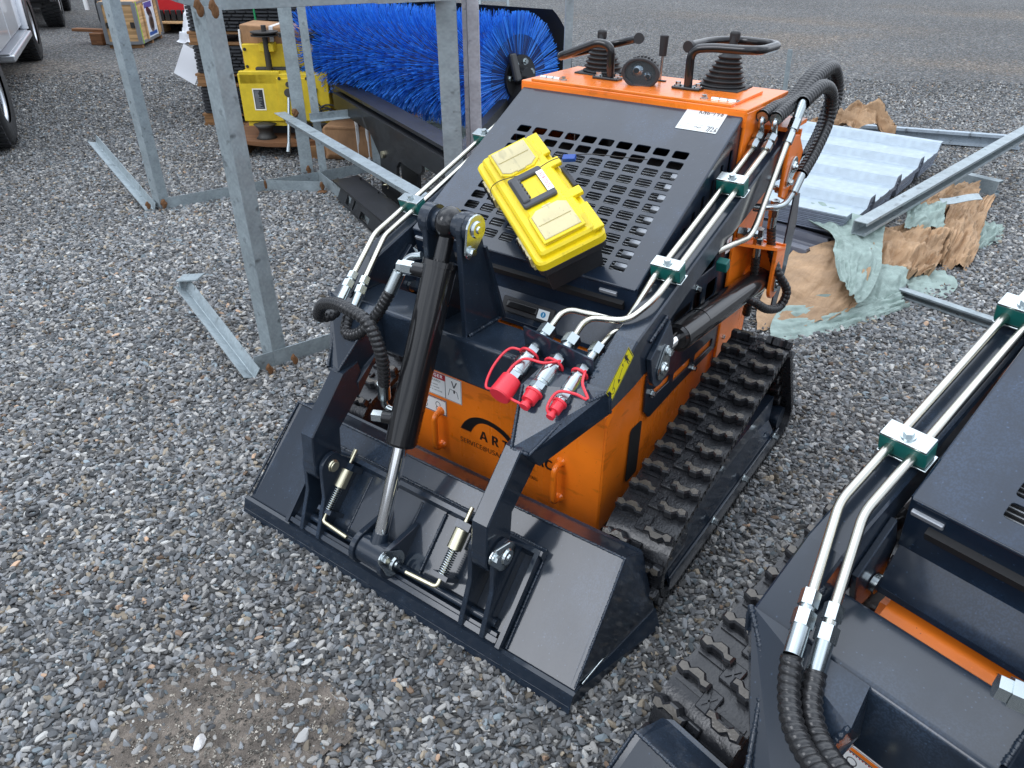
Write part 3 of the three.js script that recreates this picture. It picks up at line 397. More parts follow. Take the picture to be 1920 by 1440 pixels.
function makeArm(parent, s) {
  const m = (p) => s > 0 ? p : [-p[0], p[1], p[2]], X = (a) => s * a;
  const arm = part('lift_arm', [
    plateX([[-0.44, 0.99], [-0.4, 1.032], [0.5, 0.728], [0.62, 0.645], [0.62, 0.59], [0.5, 0.6], [0.34, 0.63], [0.358, 0.7], [0.23, 0.748], [0.118, 0.783], [0.032, 0.81], [-0.119, 0.846], [-0.3, 0.9], [-0.42, 0.888], [-0.46, 0.94]], X(0.385), X(0.448), 0.004),
    plateX([[0.45, 0.66], [0.43, 0.6], ...arc(0.378, 0.605, 0.05, 0, -180, 12), [0.322, 0.66], [0.36, 0.73]], X(0.449), X(0.463), 0.002),
    plateX([[0.45, 0.66], [0.43, 0.6], ...arc(0.378, 0.605, 0.05, 0, -180, 12), [0.322, 0.66], [0.36, 0.73]], X(0.372), X(0.384), 0.002),
    hull([[0.449, 0.655, 0.622], [0.449, 0.59, 0.612], [0.25, 0.63, 0.678], [0.262, 0.652, 0.617], [0.25, 0.53, 0.6], [0.33, 0.51, 0.757], [0.284, 0.515, 0.767], [0.33, 0.45, 0.715], [0.284, 0.45, 0.715]].map(m)),
    plateX([[0.71, 0.53], [0.768, 0.518], [0.897, 0.382], [0.903, 0.30], ...arc(0.855, 0.273, 0.05, 20, -160, 10), [0.8, 0.36], [0.69, 0.455]], X(0.267), X(0.313), 0.003),
    hull([[0.27, 0.5, 0.66], [0.27, 0.42, 0.72], [0.262, 0.47, 0.72], [0.25, 0.56, 0.62], [0.284, 0.5, 0.66], [0.284, 0.42, 0.72], [0.284, 0.47, 0.73], [0.284, 0.56, 0.62]].map(m)),
  ], M.black, parent);
  part('weld_bead', [weld([[0.45, 0.656, 0.624], [0.39, 0.606, 0.666], [0.332, 0.514, 0.76]].map(m), 0.005, 11), weld([[0.252, 0.631, 0.679], [0.268, 0.575, 0.723], [0.285, 0.518, 0.768]].map(m), 0.005, 12), weld([[0.45, 0.652, 0.624], [0.45, 0.594, 0.614]].map(m), 0.005, 13), weld([[0.45, 0.7, 0.44], [0.452, 0.735, 0.36]].map(m), 0.006, 14), weld([[0.282, 0.514, 0.767], [0.308, 0.514, 0.766], [0.33, 0.508, 0.757]].map(m), 0.005, 15), weld([[0.39, 0.655, 0.6], [0.385, 0.69, 0.54]].map(m), 0.007, 16)], M.black, arm);
  part('pivot_bushing', [cyl([X(0.375), 0.273, 0.855].map((v, i) => i ? v : X(0.265)), [X(0.316), 0.273, 0.855], 0.034, 0.034, 24)], M.black, arm);
  // pipes in green clamps on top of the arm
  const line = (x, z, h = 0.028) => [X(x), 0.898 - 0.3385 * z + h, z];
  if (s < 0) {
    part('hydraulic_pipe', tube([[-0.3725, 0.7, 0.615], line(0.434, 0.447), line(0.434, -0.1), line(0.43, -0.3)], 0.008, 0.02), M.pipe, arm);
    part('hydraulic_pipe', tube([[-0.3425, 0.69, 0.6], line(0.396, 0.445), line(0.396, -0.1), line(0.39, -0.3)], 0.008, 0.02), M.pipe, arm);
  } else {
    part('hydraulic_pipe', tube([[0.22, 0.696, 0.53], [0.235, 0.742, 0.475], [0.375, 0.722, 0.425], line(0.394, 0.33), line(0.394, -0.26)], 0.008, 0.03), M.pipe, arm);
    part('hydraulic_pipe', tube([[0.29, 0.692, 0.535], [0.303, 0.742, 0.488], [0.4, 0.752, 0.468], line(0.432, 0.4), line(0.432, -0.26)], 0.008, 0.03), M.pipe, arm);
    part('hydraulic_pipe', tube([[0.36, 0.69, 0.52], [0.365, 0.712, 0.46], [0.39, 0.69, 0.4], [0.4, 0.66, 0.37]], 0.008, 0.02), M.pipe, arm);
    part('hydraulic_pipe', tube([[0.47, 1.03, -0.3], [0.47, 0.795, -0.13], [0.462, 0.81, 0.0], [0.44, 0.8, 0.05]], 0.0085, 0.05), M.pipe, arm);
  }
  for (const z of [0.3, -0.06]) {
    const ax = basis(line(0.414, z, 0.03), [1, 0, 0], [0, 0.947, 0.3207], [0, -0.3207, 0.947]);
    const c = part('pipe_clamp', rbox(0.078, 0.036, 0.034, 0.003).applyMatrix4(ax), M.green, arm);
    part('clamp_plate', [rbox(0.076, 0.005, 0.036, 0.0015, 0, 0.0208, 0).applyMatrix4(ax), rbox(0.082, 0.004, 0.04, 0.0015, 0.002, -0.02, 0).applyMatrix4(ax), bolt([0, 0.0232, 0], [0, 1, 0], 0.0085, 0.007).map((g) => g.applyMatrix4(ax))], M.zinc, c);
  }
  if (s > 0) { part('pipe_clamp', rbox(0.03, 0.03, 0.026, 0.003, 0.462, 0.768, 0.05, 0.33), M.green, arm); part('pin_keeper', retainer(0.463, 0.378, 0.605, 1.75, 1), M.zinc, arm); }
  else part('pin_keeper', cyl([-0.37, 0.605, 0.378], [-0.36, 0.605, 0.378], 0.018), M.zinc, arm);
  return arm;
}
function makeHood(parent) {
  const s = new THREE.Shape(); s.moveTo(-0.363, 0); s.lineTo(0.363, 0); s.lineTo(0.363, -0.676); s.lineTo(-0.363, -0.676); s.closePath();
  for (let r = 0; r < 11; r++) for (let c = 0; c < 10; c++) { const u = -0.253 + c * 0.0575 + r * 0.0022, v = 0.214 + r * 0.0408; s.holes.push(rrect(0.043, 0.0285, 0.0065, u, -v, THREE.Path)); }
  const slots = []; for (let i = 0; i < 9; i++) { const z = -0.15 + i * 0.053, y = 1.107 - (z + 0.232) * 0.554; slots.push(rrect(0.022, 0.085, 0.009, z, y - 0.09, THREE.Path)); }
  const h = part('hood', [ext(s, 0.004, 0.0006, 3).applyMatrix4(hoodM).translate(0, 0, 0),
    ...[[0.362, 0.366], [-0.366, -0.362]].map(([a, b]) => plateX([[-0.232, 1.107], [0.357, 0.782], [0.336, 0.668], [0.25, 0.668], [-0.232, 0.9]], a, b, 0.0006, slots.map((q) => q.clone()))),
    ...[0.362, -0.362].map((x) => cyl(hq(x, 0.004, -0.001), hq(x, 0.673, -0.001), 0.0048, 0.0048, 10)), cyl(hq(-0.362, 0.674, -0.001), hq(0.362, 0.674, -0.001), 0.0048, 0.0048, 10),
    hull([[-0.363, 0.778, 0.357], [0.363, 0.778, 0.357], [-0.363, 0.668, 0.336], [0.363, 0.668, 0.336], [-0.363, 0.778, 0.353], [0.363, 0.778, 0.353], [-0.363, 0.668, 0.332], [0.363, 0.668, 0.332]]),
    hull([[-0.363, 0.669, 0.336], [0.363, 0.669, 0.336], [-0.363, 0.6, 0.372], [0.363, 0.6, 0.372], [-0.363, 0.667, 0.332], [0.363, 0.667, 0.332], [-0.363, 0.598, 0.368], [0.363, 0.598, 0.368]]), box(0.726, 0.012, 0.006, 0, 0.594, 0.371)], M.hood, parent);
  const core = [], tabs = []; for (let i = 0; i < 44; i++) core.push(box(0.56, 0.0022, 0.006, 0, 0, 0).applyMatrix4(new THREE.Matrix4().makeBasis(V(1, 0, 0), HD.clone().negate(), HN).setPosition(hq(-0.02, 0.262 + i * 0.0094, -0.03))));
  for (let i = 0; i < 11; i++) for (const x of [0.285, -0.335]) tabs.push(rbox(0.05, 0.03, 0.012, 0.002, 0, 0, 0, 0, 0, 0.06 * (hash2(i, x * 50) - 0.5)).applyMatrix4(new THREE.Matrix4().makeBasis(V(1, 0, 0), HD.clone().negate(), HN).setPosition(hq(x, 0.262 + i * 0.041, -0.026))));
  const rad = part('radiator', box(0.66, 0.46, 0.02).applyMatrix4(new THREE.Matrix4().makeBasis(V(1, 0, 0), HD.clone().negate(), HN).setPosition(hq(0, 0.47, -0.05))), M.dark, h);
  part('radiator_fins', core, M.fin, h, { kind: 'stuff' }); part('insulation_strip', tabs, M.foil, h);
  // recessed swing latch
  const lm = new THREE.Matrix4().makeBasis(V(1, 0, 0), V(0, 0.887, -0.462), V(0, 0.462, 0.887)).setPosition(V(0.045, 0.6345, 0.3565));
  const l = part('hood_latch', [rbox(0.17, 0.042, 0.006, 0.002, 0, 0, 0.001).applyMatrix4(lm)], M.plastic, h);
  part('latch_handle', rbox(0.105, 0.021, 0.008, 0.004, -0.018, 0.002, 0.004).applyMatrix4(lm), M.gloss, l);
  const t = decal(0.04, 0.03, (k, w, q) => { k.fillStyle = '#e8ecec'; k.fillRect(0, 0, w, q); k.fillStyle = '#1583b5'; k.beginPath(); k.arc(w * 0.5, q / 2, q * 0.3, 0, 7); k.fill(); k.fillStyle = '#fff'; k.fillRect(w * 0.47, q * 0.33, w * 0.06, q * 0.34); }, 3000);
  part('latch_label', quad(0.036, 0.026, new THREE.Matrix4().makeTranslation(0.055, 0, 0.0085).premultiply(lm)), sticker(t), l);
  return h;
}
function makeBody(parent) {
  const side = (s) => { const m = (p) => [p[0] * s, p[1], p[2]]; return [
    hull([[0.345, 0.44, 0.436], [0.35, 0.045, 0.436], [0.355, 0.045, 0.43], [0.362, 0.53, 0.33], [0.362, 0.53, -0.3], [0.362, 0.045, -0.3], [0.34, 0.53, 0.33], [0.34, 0.53, -0.3], [0.34, 0.045, -0.3], [0.355, 0.41, 0.43], [0.3, 0.045, 0.43], [0.3, 0.43, 0.43]].map(m))]; };
  const slot = rrect(0.07, 0.19, 0.016, 0.265, 0.235);
  const tub = part('chassis', [hull([[-0.35, 0.44, 0.436], [0.35, 0.44, 0.436], [-0.35, 0.045, 0.436], [0.35, 0.045, 0.436], [-0.35, 0.44, 0.42], [0.35, 0.44, 0.42], [-0.35, 0.045, 0.42], [0.35, 0.045, 0.42]]), side(1), side(-1),
    hull([[-0.345, 0.44, 0.436], [0.345, 0.44, 0.436], [-0.34, 0.56, 0.39], [0.34, 0.56, 0.39], [-0.345, 0.44, 0.42], [0.345, 0.44, 0.42], [-0.34, 0.56, 0.37], [0.34, 0.56, 0.37]]), hull([[-0.34, 0.561, 0.391], [0.34, 0.561, 0.391], [-0.34, 0.59, 0.31], [0.34, 0.59, 0.31], [-0.34, 0.55, 0.38], [0.34, 0.55, 0.38], [-0.34, 0.58, 0.3], [0.34, 0.58, 0.3]]),
    box(0.68, 0.02, 0.7, 0, 0.06, 0.07), cyl([0.345, 0.04, 0.43], [0.342, 0.43, 0.43], 0.006, 0.006, 8), cyl([-0.345, 0.04, 0.43], [-0.342, 0.43, 0.43], 0.006, 0.006, 8)], M.orange, parent);
  part('side_slot', [plateX(slot, 0.3622, 0.3632, 0)], M.dark, tub);
  for (const s of [1, -1]) { const x = s * 0.222; part('tie_handle', [tube([[x, 0.24, 0.436], [x, 0.235, 0.47], [x, 0.115, 0.47], [x, 0.11, 0.436]], 0.0105, 0.018, 0, 6), cyl([x, 0.24, 0.436], [x, 0.24, 0.444], 0.016, 0.011), cyl([x, 0.11, 0.436], [x, 0.11, 0.444], 0.016, 0.011)], M.orange, tub); }
  for (const s of [1, -1]) {                                  // rear tower sides, console
    part('tower_side', [plateX([[-0.2, 1.105], [-0.54, 1.1], [-0.52, 0.15], [-0.28, 0.15], [-0.28, 0.85], [-0.2, 0.9]], s * 0.366, s * 0.376, 0.003), plateX([[-0.34, 1.03], [-0.42, 1.02], [-0.49, 0.96], [-0.45, 0.86], [-0.4, 0.83], [-0.35, 0.85], [-0.34, 0.94]], s * 0.456, s * 0.468, 0.003), box(0.08, 0.09, 0.012, s * 0.416, 0.98, -0.47), box(0.085, 0.012, 0.16, s * 0.415, 1.045, -0.42), cyl([s * 0.376, 0.955, -0.405], [s * 0.384, 0.955, -0.405], 0.05, 0.05, 28)], M.orange, parent);
    part('pin_keeper', retainer(s > 0 ? 0.468 : -0.474, -0.405, 0.93, -1.0, 1), M.zinc, parent);
    const br = part('cylinder_bracket', [plateX([[-0.24, 0.72], [-0.46, 0.66], [-0.47, 0.5], [-0.38, 0.47], [-0.25, 0.55]], s * 0.377, s * 0.387, 0.002), plateX([[-0.37, 0.685], [-0.46, 0.66], ...arc(-0.425, 0.55, 0.05, 195, 345, 10)], s * 0.472, s * 0.484, 0.002), hull([[s * 0.38, 0.725, -0.24], [s * 0.38, 0.715, -0.24], [s * 0.38, 0.665, -0.46], [s * 0.38, 0.655, -0.46], [s * 0.484, 0.69, -0.365], [s * 0.484, 0.68, -0.365], [s * 0.484, 0.665, -0.46], [s * 0.484, 0.655, -0.46]]), box(0.1, 0.16, 0.01, s * 0.43, 0.59, -0.468), cyl([s * 0.387, 0.55, -0.425], [s * 0.405, 0.55, -0.425], 0.042)], M.orange, parent);
    part('pin_keeper', retainer(s > 0 ? 0.484 : -0.49, -0.425, 0.55, 1.1, 0.9), M.zinc, br);
    const ly = (z) => 0.58 + (0.605 - 0.551) * (z) / 0.6, c = part('lift_cylinder', [cyl([s * 0.43, 0.555, -0.42], [s * 0.422, 0.6, 0.2], 0.039, 0.039, 32), cyl([s * 0.43, 0.555, -0.43], [s * 0.43, 0.557, -0.38], 0.03), cyl([s * 0.422, 0.602, 0.2], [s * 0.422, 0.603, 0.212], 0.036, 0.031, 32), cyl([s * 0.39, 0.555, -0.425], [s * 0.47, 0.555, -0.425], 0.03), cyl([s * 0.423, 0.591, 0.06], [s * 0.423, 0.5916, 0.066], 0.0395, 0.0395, 32)], M.gloss, parent);
    part('rod', cyl([s * 0.422, 0.602, 0.2], [s * 0.422, 0.608, 0.38], 0.0185, 0.0185, 24), M.chrome, c);
    part('rod_eye', cyl([s * 0.388, 0.605, 0.378], [s * 0.447, 0.605, 0.378], 0.03, 0.03, 24), M.gloss, c);
  }
  part('tower_rear', [box(0.74, 0.85, 0.012, 0, 0.67, -0.546), box(0.73, 0.25, 0.01, 0, 0.78, -0.25)], M.black, parent);
  // side guard panels with openings
  for (const s of [1, -1]) {
    const holes = [[0.14, 0.4, 0.12, 0.026, 0.1], [-0.01, 0.385, 0.13, 0.03, 0.05], [-0.17, 0.38, 0.14, 0.03, 0], [0.1, 0.51, 0.14, 0.05, -0.1], [-0.08, 0.5, 0.16, 0.05, 0], [-0.24, 0.48, 0.1, 0.05, 0], [0.05, 0.6, 0.12, 0.03, -0.35], [-0.05, 0.6, 0.06, 0.06, 0], [-0.15, 0.6, 0.08, 0.06, 0], [0.0, 0.69, 0.05, 0.05, 0], [-0.1, 0.7, 0.1, 0.05, 0]].map(([z, y, w, h]) => rrect(w, h, 0.01, z, y, THREE.Path));
    const g = part('side_guard', plateX([[0.245, 0.45], [0.238, 0.36], ...arc(0.19, 0.352, 0.03, -20, -110, 6), [0.02, 0.335], [-0.33, 0.345], [-0.34, 0.66], [-0.2, 0.78], [0.16, 0.74], [0.23, 0.6]], s * 0.364, s * 0.37, 0.001, holes), M.black, parent);
    for (const [z, y] of [[0.205, 0.408], [-0.094, 0.35], [-0.32, 0.366], [-0.03, 0.645], [-0.325, 0.6]]) part('panel_bolt', bolt([s * 0.37, y, z], [s, 0, 0], 0.008, 0.01), M.zinc, g);
  }
  part('engine_bay', [box(0.6, 0.5, 0.5, 0, 0.5, 0.02), box(0.66, 0.3, 0.1, 0, 0.8, -0.15)], M.dark, parent);
  // console with controls
  const con = part('console', [rbox(0.75, 0.02, 0.345, 0.004, 0, 1.103, -0.372), rbox(0.665, 0.008, 0.25, 0.002, -0.005, 1.117, -0.325), box(0.74, 0.04, 0.01, 0, 1.085, -0.203)], M.orange, parent);
  for (const s of [1, -1]) {
    const X = (a) => s * a;
    const gb = part('grab_bar', [tube(s > 0 ? [[0.137, 1.125, -0.335], [0.137, 1.232, -0.328], [0.2, 1.24, -0.335], [0.335, 1.242, -0.335], [0.34, 1.242, -0.5], [0.2, 1.242, -0.53], [0.14, 1.242, -0.46], [0.125, 1.238, -0.35]] : [[-0.127, 1.125, -0.335], [-0.127, 1.218, -0.328], [-0.17, 1.228, -0.325], [-0.315, 1.172, -0.31], [-0.335, 1.168, -0.45], [-0.2, 1.205, -0.53], [-0.12, 1.225, -0.5], [-0.085, 1.235, -0.43]], 0.0125, 0.05, 0, 14)], M.gloss, con);
    part('bar_foot', rbox(0.09, 0.008, 0.04, 0.003, X(0.137), 1.125, -0.335), M.gloss, gb); part('bar_end', s > 0 ? cyl([0.1245, 1.2378, -0.345], [0.1235, 1.2365, -0.332], 0.0165) : cyl([-0.088, 1.2345, -0.438], [-0.082, 1.2355, -0.42], 0.0165), M.plastic, gb);
    for (const d of [-0.032, 0.032]) part('bolt', bolt([X(0.137) + d, 1.129, -0.335], [0, 1, 0], 0.008, 0.008), M.zinc, gb);
    const pr = [[0.001, 0.098], [0.024, 0.096], [0.028, 0.088]]; for (let i = 0; i < 7; i++) { const r = 0.031 + i * 0.0062, y = 0.083 - i * 0.0122; pr.push([r + 0.006, y], [r + 0.008, y - 0.003], [r + 0.002, y - 0.007], [r + 0.0015, y - 0.0095]); } pr.push([0.085, 0.004], [0.085, 0]);
    const g = new THREE.LatheGeometry(pr.reverse().map(([r, y]) => new THREE.Vector2(r, y)), 36); const p = g.attributes.position; for (let i = 0; i < p.count; i++) { const y = p.getY(i); p.setXYZ(i, p.getX(i) * 0.92 + X(0.16) * y * 1, y * 1.05 + 0.1 * p.getZ(i) * y * 6, p.getZ(i) * 0.8); } g.computeVertexNormals();
    part('control_boot', [g.translate(X(0.205), 1.121, -0.43), rbox(0.15, 0.008, 0.13, 0.004, X(0.205), 1.122, -0.43)], M.boot, con);
    part('control_grip', [cyl([X(0.218), 1.2, -0.43], [X(0.222), s > 0 ? 1.262 : 1.235, -0.435], 0.014, 0.011), rbox(0.03, 0.03, 0.02, 0.008, X(0.222), s > 0 ? 1.262 : 1.235, -0.435)], M.boot, con);
  }
  const lm = new THREE.Matrix4().compose(V(-0.005, 1.156, -0.3), new THREE.Quaternion().setFromEuler(new THREE.Euler(-0.06, 0.32, -0.12)), V(1, 1, 1)), oval = (r) => { const s = new THREE.Shape(); s.absellipse(0, 0, 0.055 * r, 0.041 * r, 0, Math.PI * 2); return s; };
  const lf = [ext(oval(1), 0.045, 0.004, 10).translate(0, 0, -0.045)]; for (let i = -4; i <= 4; i++) lf.push(box(0.004, 0.094 - 0.0022 * i * i, 0.035, i * 0.0105, 0.001, -0.03)); { const rim = oval(1.06); rim.holes.push(oval(0.86)); lf.push(ext(rim, 0.014, 0.002, 10).translate(0, 0, -0.004)); }
  const wl = part('work_light', [lf.map((g) => g.applyMatrix4(lm)), box(0.03, 0.02, 0.03, -0.005, 1.127, -0.325)], M.plastic, con);
  const cone = (r0, r1, d, x, y) => move(new THREE.CylinderGeometry(r1, r0, d, 24, 1, true), 0, 0, 0, Math.PI / 2).translate(x, y, 0.004);
  part('reflector', [ext(oval(0.84), 0.002, 0, 10).translate(0, 0, -0.004).applyMatrix4(lm)], std({ color: rgb(0.34, 0.35, 0.37), metalness: 0.8, roughness: 0.3 }), wl);
  part('bulb_cup', [cone(0.02, 0.008, 0.01, -0.013, 0.006), cone(0.014, 0.006, 0.008, 0.024, -0.004)].map((g) => g.applyMatrix4(lm)), std({ color: rgb(0.4, 0.42, 0.45), metalness: 0.9, roughness: 0.2, side: THREE.DoubleSide }), wl);
  part('lens', ext(oval(0.86), 0.003, 0, 10).translate(0, 0, 0.0065).applyMatrix4(lm), M.glass, wl);
  const lv = part('throttle_lever', cyl([0.01, 1.11, -0.408], [0.012, 1.2, -0.406], 0.0042), M.zinc, con); part('knob', [cyl([0.012, 1.195, -0.406], [0.0125, 1.252, -0.405], 0.0115, 0.0135), cyl([0.0125, 1.252, -0.405], [0.0125, 1.255, -0.405], 0.0135, 0.009)], M.plastic, lv); part('lever_slot', rbox(0.035, 0.003, 0.016, 0.0012, 0.012, 1.1225, -0.408), M.dark, con);
  for (const s of [1, -1]) { const h = part('hinge', [rbox(0.075, 0.004, 0.045, 0.001, s * 0.29, 1.11, -0.222, 0.35), rbox(0.075, 0.004, 0.03, 0.001, s * 0.29, 1.1195, -0.255)], M.zinc, con); for (let i = 0; i < 3; i++) part('knuckle', cyl([s * 0.29 - 0.036 + i * 0.025, 1.121, -0.24], [s * 0.29 - 0.014 + i * 0.025, 1.121, -0.24], 0.0065), M.zinc, h); part('console_bolt', bolt([s * 0.235, 1.121, -0.23], [0, 1, 0], 0.008, 0.008), M.zinc, con); }
  return con;
}
function makeBeam(parent) {
  const b = part('cross_beam', [rbox(0.776, 0.132, 0.138, 0.012, 0, 0.584, 0.547), ...[-0.12, -0.05, 0.02, 0.1, 0.16, 0.22].map((x) => cyl([x, 0.518, 0.57], [x, 0.505, 0.57], 0.009, 0.009, 8))], M.black, parent);
  for (const [a, c] of [[-0.094, -0.078], [0.012, 0.028]]) part('cylinder_mount', plateX([[0.605, 0.652], ...arc(0.578, 0.926, 0.04, -20, 185, 14), [0.53, 0.88], [0.463, 0.652], [0.463, 0.64], [0.612, 0.62]], a, c, 0.002), M.black, b);
  part('weld_bead', [weld([[0.031, 0.653, 0.6], [0.031, 0.653, 0.54], [0.032, 0.653, 0.465]], 0.006, 21), weld([[-0.097, 0.653, 0.6], [-0.097, 0.653, 0.465]], 0.006, 22)], M.black, b);
  part('mount_rib', [beam([0.022, 0.87, 0.53], [0.03, 0.655, 0.462], 0.03, 0.008, [0, 0.3, -1])], M.black, b);
  part('pin_keeper', retainer(0.041, 0.58, 0.93, -1.1, 1.15), M.zinc, b);
  part('mount_collar', [cyl([-0.105, 0.928, 0.578], [-0.075, 0.928, 0.578], 0.038, 0.038, 28), cyl([0.002, 0.928, 0.578], [0.041, 0.928, 0.578], 0.036, 0.036, 28), cyl([-0.075, 0.928, 0.578], [0.01, 0.928, 0.578], 0.028, 0.028, 28)], M.black, b);
  return b;
}
function makeTilt(parent) {
  const T0 = V(-0.036, 0.928, 0.578), T1 = bq(-0.04, 0.262, 0.05), q = (t) => T0.clone().lerp(T1, t);
  const sph = new THREE.SphereGeometry(0.041, 28, 18); sph.scale(0.8, 1, 1);
  const c = part('tilt_cylinder', [sph.translate(T0.x, T0.y, T0.z), cyl(q(0.03), q(0.12), 0.02), cyl(q(0.105), q(0.12), 0.045, 0.045, 36), cyl(q(0.115), q(0.64), 0.041, 0.041, 40), cyl(q(0.47), q(0.472), 0.0415, 0.0415, 40), cyl(q(0.535), q(0.537), 0.0418, 0.0418, 40), cyl(q(0.638), q(0.648), 0.041, 0.037, 40),
    cyl(q(0.14).add(V(-0.035, 0, 0.01)), q(0.14).add(V(-0.066, 0.003, 0.022)), 0.019, 0.017), cyl(q(0.575).add(V(-0.035, 0, 0.01)), q(0.575).add(V(-0.06, 0, 0.022)), 0.019, 0.017)], M.gloss, parent);
  part('rod', cyl(q(0.64), q(0.955), 0.0185, 0.0185, 28), M.chrome, c);
  part('rod_eye', [cyl(T1.clone().add(V(-0.04, 0, 0)), T1.clone().add(V(0.042, 0, 0)), 0.04, 0.04, 28), cyl(q(0.93), q(0.985), 0.021, 0.028, 24)], M.black, c);
  part('port_fitting', [hex(q(0.14).add(V(-0.062, 0.003, 0.02)), q(0.14).add(V(-0.09, 0.005, 0.03)), 0.0185), hex(q(0.14).add(V(-0.09, 0.005, 0.03)), q(0.14).add(V(-0.102, 0.006, 0.034)), 0.015)], M.zinc, c); part('port_fitting', [hex(q(0.575).add(V(-0.056, 0, 0.02)), q(0.575).add(V(-0.085, -0.002, 0.03)), 0.0165)], M.zinc, c);
  return c;
}
function makeCouplers(parent) {
  const pl = part('coupler_plate', [hull([[0.19, 0.725, 0.59], [0.385, 0.7, 0.594], [0.19, 0.66, 0.578], [0.385, 0.635, 0.58], [0.19, 0.725, 0.584], [0.385, 0.7, 0.588], [0.19, 0.66, 0.572], [0.385, 0.635, 0.574]])], M.black, parent);
  const mk = (x, y0, sc, big, loop) => {
    const a = V(x, y0 + 0.012, 0.52), b = V(x, y0 - 0.062, 0.69), q = (t) => a.clone().lerp(b, t), r = 0.0165 * sc;
    const c = part('quick_coupler', [hex(q(0.0), q(0.15), r * 1.25), cyl(q(0.12), q(0.4), r * 0.85), hex(q(0.4), q(0.55), r * 1.25), cyl(q(0.55), q(0.62), r * 1.08, r * 1.08, 24), cyl(q(0.62), q(0.8), r * 1.3, r * 1.3, 24), cyl(q(0.8), q(0.84), r * 1.18, r * 1.18, 24), hex(q(0.84), q(0.93), r * 1.2), cyl(q(0.93), q(1), r * 1.02, r * 1.02, 24)], M.zinc, parent);
    part('dust_cap', big ? [cyl(q(0.93), q(1.2), r * 1.45, r * 1.55, 28), cyl(q(1.2), q(1.22), r * 1.55, r * 1.4, 28)] : [cyl(q(0.97), q(1.0), r * 1.25, r * 1.25, 28), cyl(q(1.0), q(1.12), r * 1.08, r * 1.0, 28), cyl(q(1.12), q(1.17), r * 0.5, r * 0.5), cyl(q(1.17), q(1.22), r * 0.75, r * 0.7)], M.red, c);
    const ring = new THREE.TorusGeometry(r * 1.35, 0.0033, 8, 28).applyMatrix4(new THREE.Matrix4().compose(q(0.5), new THREE.Quaternion().setFromUnitVectors(V(0, 0, 1), b.clone().sub(a).normalize()), V(1, 1, 1)));
    part('cap_strap', [ring, tube(loop(q, r), 0.0034, 0, 40, 8, true)], M.red, c);
  };
  mk(0.22, 0.688, 1.08, true, (q, r) => [q(0.5).add(V(-r * 1.2, r * 0.4, 0)), q(0.55).add(V(-0.05, 0.01, 0)), q(0.85).add(V(-0.062, 0.004, 0)), q(1.12).add(V(-0.05, -0.008, 0)), q(1.15).add(V(-r * 1.3, 0, 0))]);
  mk(0.29, 0.685, 1.05, false, (q, r) => [q(0.5).add(V(r, r, 0)), q(0.7).add(V(-0.005, 0.035, 0)), q(0.75).add(V(-0.06, 0.034, 0)), q(0.98).add(V(-0.078, 0.02, 0)), q(1.15).add(V(-0.05, 0.0, 0)), q(1.19).add(V(-r * 0.6, 0, 0))]);
  mk(0.36, 0.685, 0.85, false, (q, r) => [q(0.5).add(V(r, r, 0)), q(0.72).add(V(0.03, 0.02, 0)), q(0.86).add(V(0.058, 0.012, 0)), q(0.9).add(V(0.03, 0.022, 0)), q(1.0).add(V(-0.005, 0.03, 0)), q(1.18).add(V(-0.012, 0.012, 0)), q(1.19)]);
}
function makeHoses(parent, crossed) {
  part('pipe_fitting', fitting([-0.384, 0.712, 0.585], [-0.352, 0.672, 0.672], 0.0115), M.zinc, parent); part('pipe_fitting', fitting([-0.352, 0.702, 0.572], [-0.322, 0.652, 0.655], 0.0115), M.zinc, parent);
  if (crossed) {
    part('hydraulic_hose', ridged([[-0.352, 0.672, 0.672], [-0.345, 0.648, 0.71], [-0.36, 0.65, 0.742], [-0.335, 0.69, 0.752], [-0.27, 0.725, 0.77], [-0.19, 0.74, 0.79], [-0.125, 0.722, 0.79], [-0.092, 0.656, 0.79], [-0.095, 0.585, 0.782], [-0.105, 0.548, 0.776]], 0.0165, 0.0125, 0.16), M.hose, parent);
    part('hydraulic_hose', ridged([[-0.322, 0.652, 0.655], [-0.325, 0.622, 0.68], [-0.31, 0.598, 0.7], [-0.262, 0.612, 0.702], [-0.211, 0.672, 0.68], [-0.177, 0.742, 0.652]], 0.0165, 0.0125, 0.16, { seed: 2 }), M.hose, parent);
    part('hose_fitting', [cyl([-0.105, 0.552, 0.777], [-0.116, 0.502, 0.768], 0.0165, 0.0165, 24), tube([[-0.116, 0.506, 0.769], [-0.126, 0.468, 0.762], [-0.1, 0.462, 0.757]], 0.009, 0.022), cyl([-0.178, 0.738, 0.653], [-0.162, 0.788, 0.632], 0.0165, 0.0165, 24), tube([[-0.162, 0.786, 0.632], [-0.15, 0.826, 0.612], [-0.108, 0.838, 0.604]], 0.009, 0.03)], M.zinc, parent);
  } else {
    part('hydraulic_hose', ridged([[-0.352, 0.672, 0.672], [-0.333, 0.645, 0.7], [-0.306, 0.631, 0.73], [-0.277, 0.627, 0.75], [-0.24, 0.632, 0.768], [-0.195, 0.645, 0.785], [-0.14, 0.65, 0.8]], 0.0165, 0.0125, 0.16), M.hose, parent);
    part('hydraulic_hose', ridged([[-0.322, 0.652, 0.655], [-0.303, 0.632, 0.69], [-0.277, 0.623, 0.715], [-0.25, 0.627, 0.735], [-0.215, 0.634, 0.75], [-0.175, 0.65, 0.77], [-0.12, 0.66, 0.785]], 0.0165, 0.0125, 0.16, { seed: 2 }), M.hose, parent);
  }
}
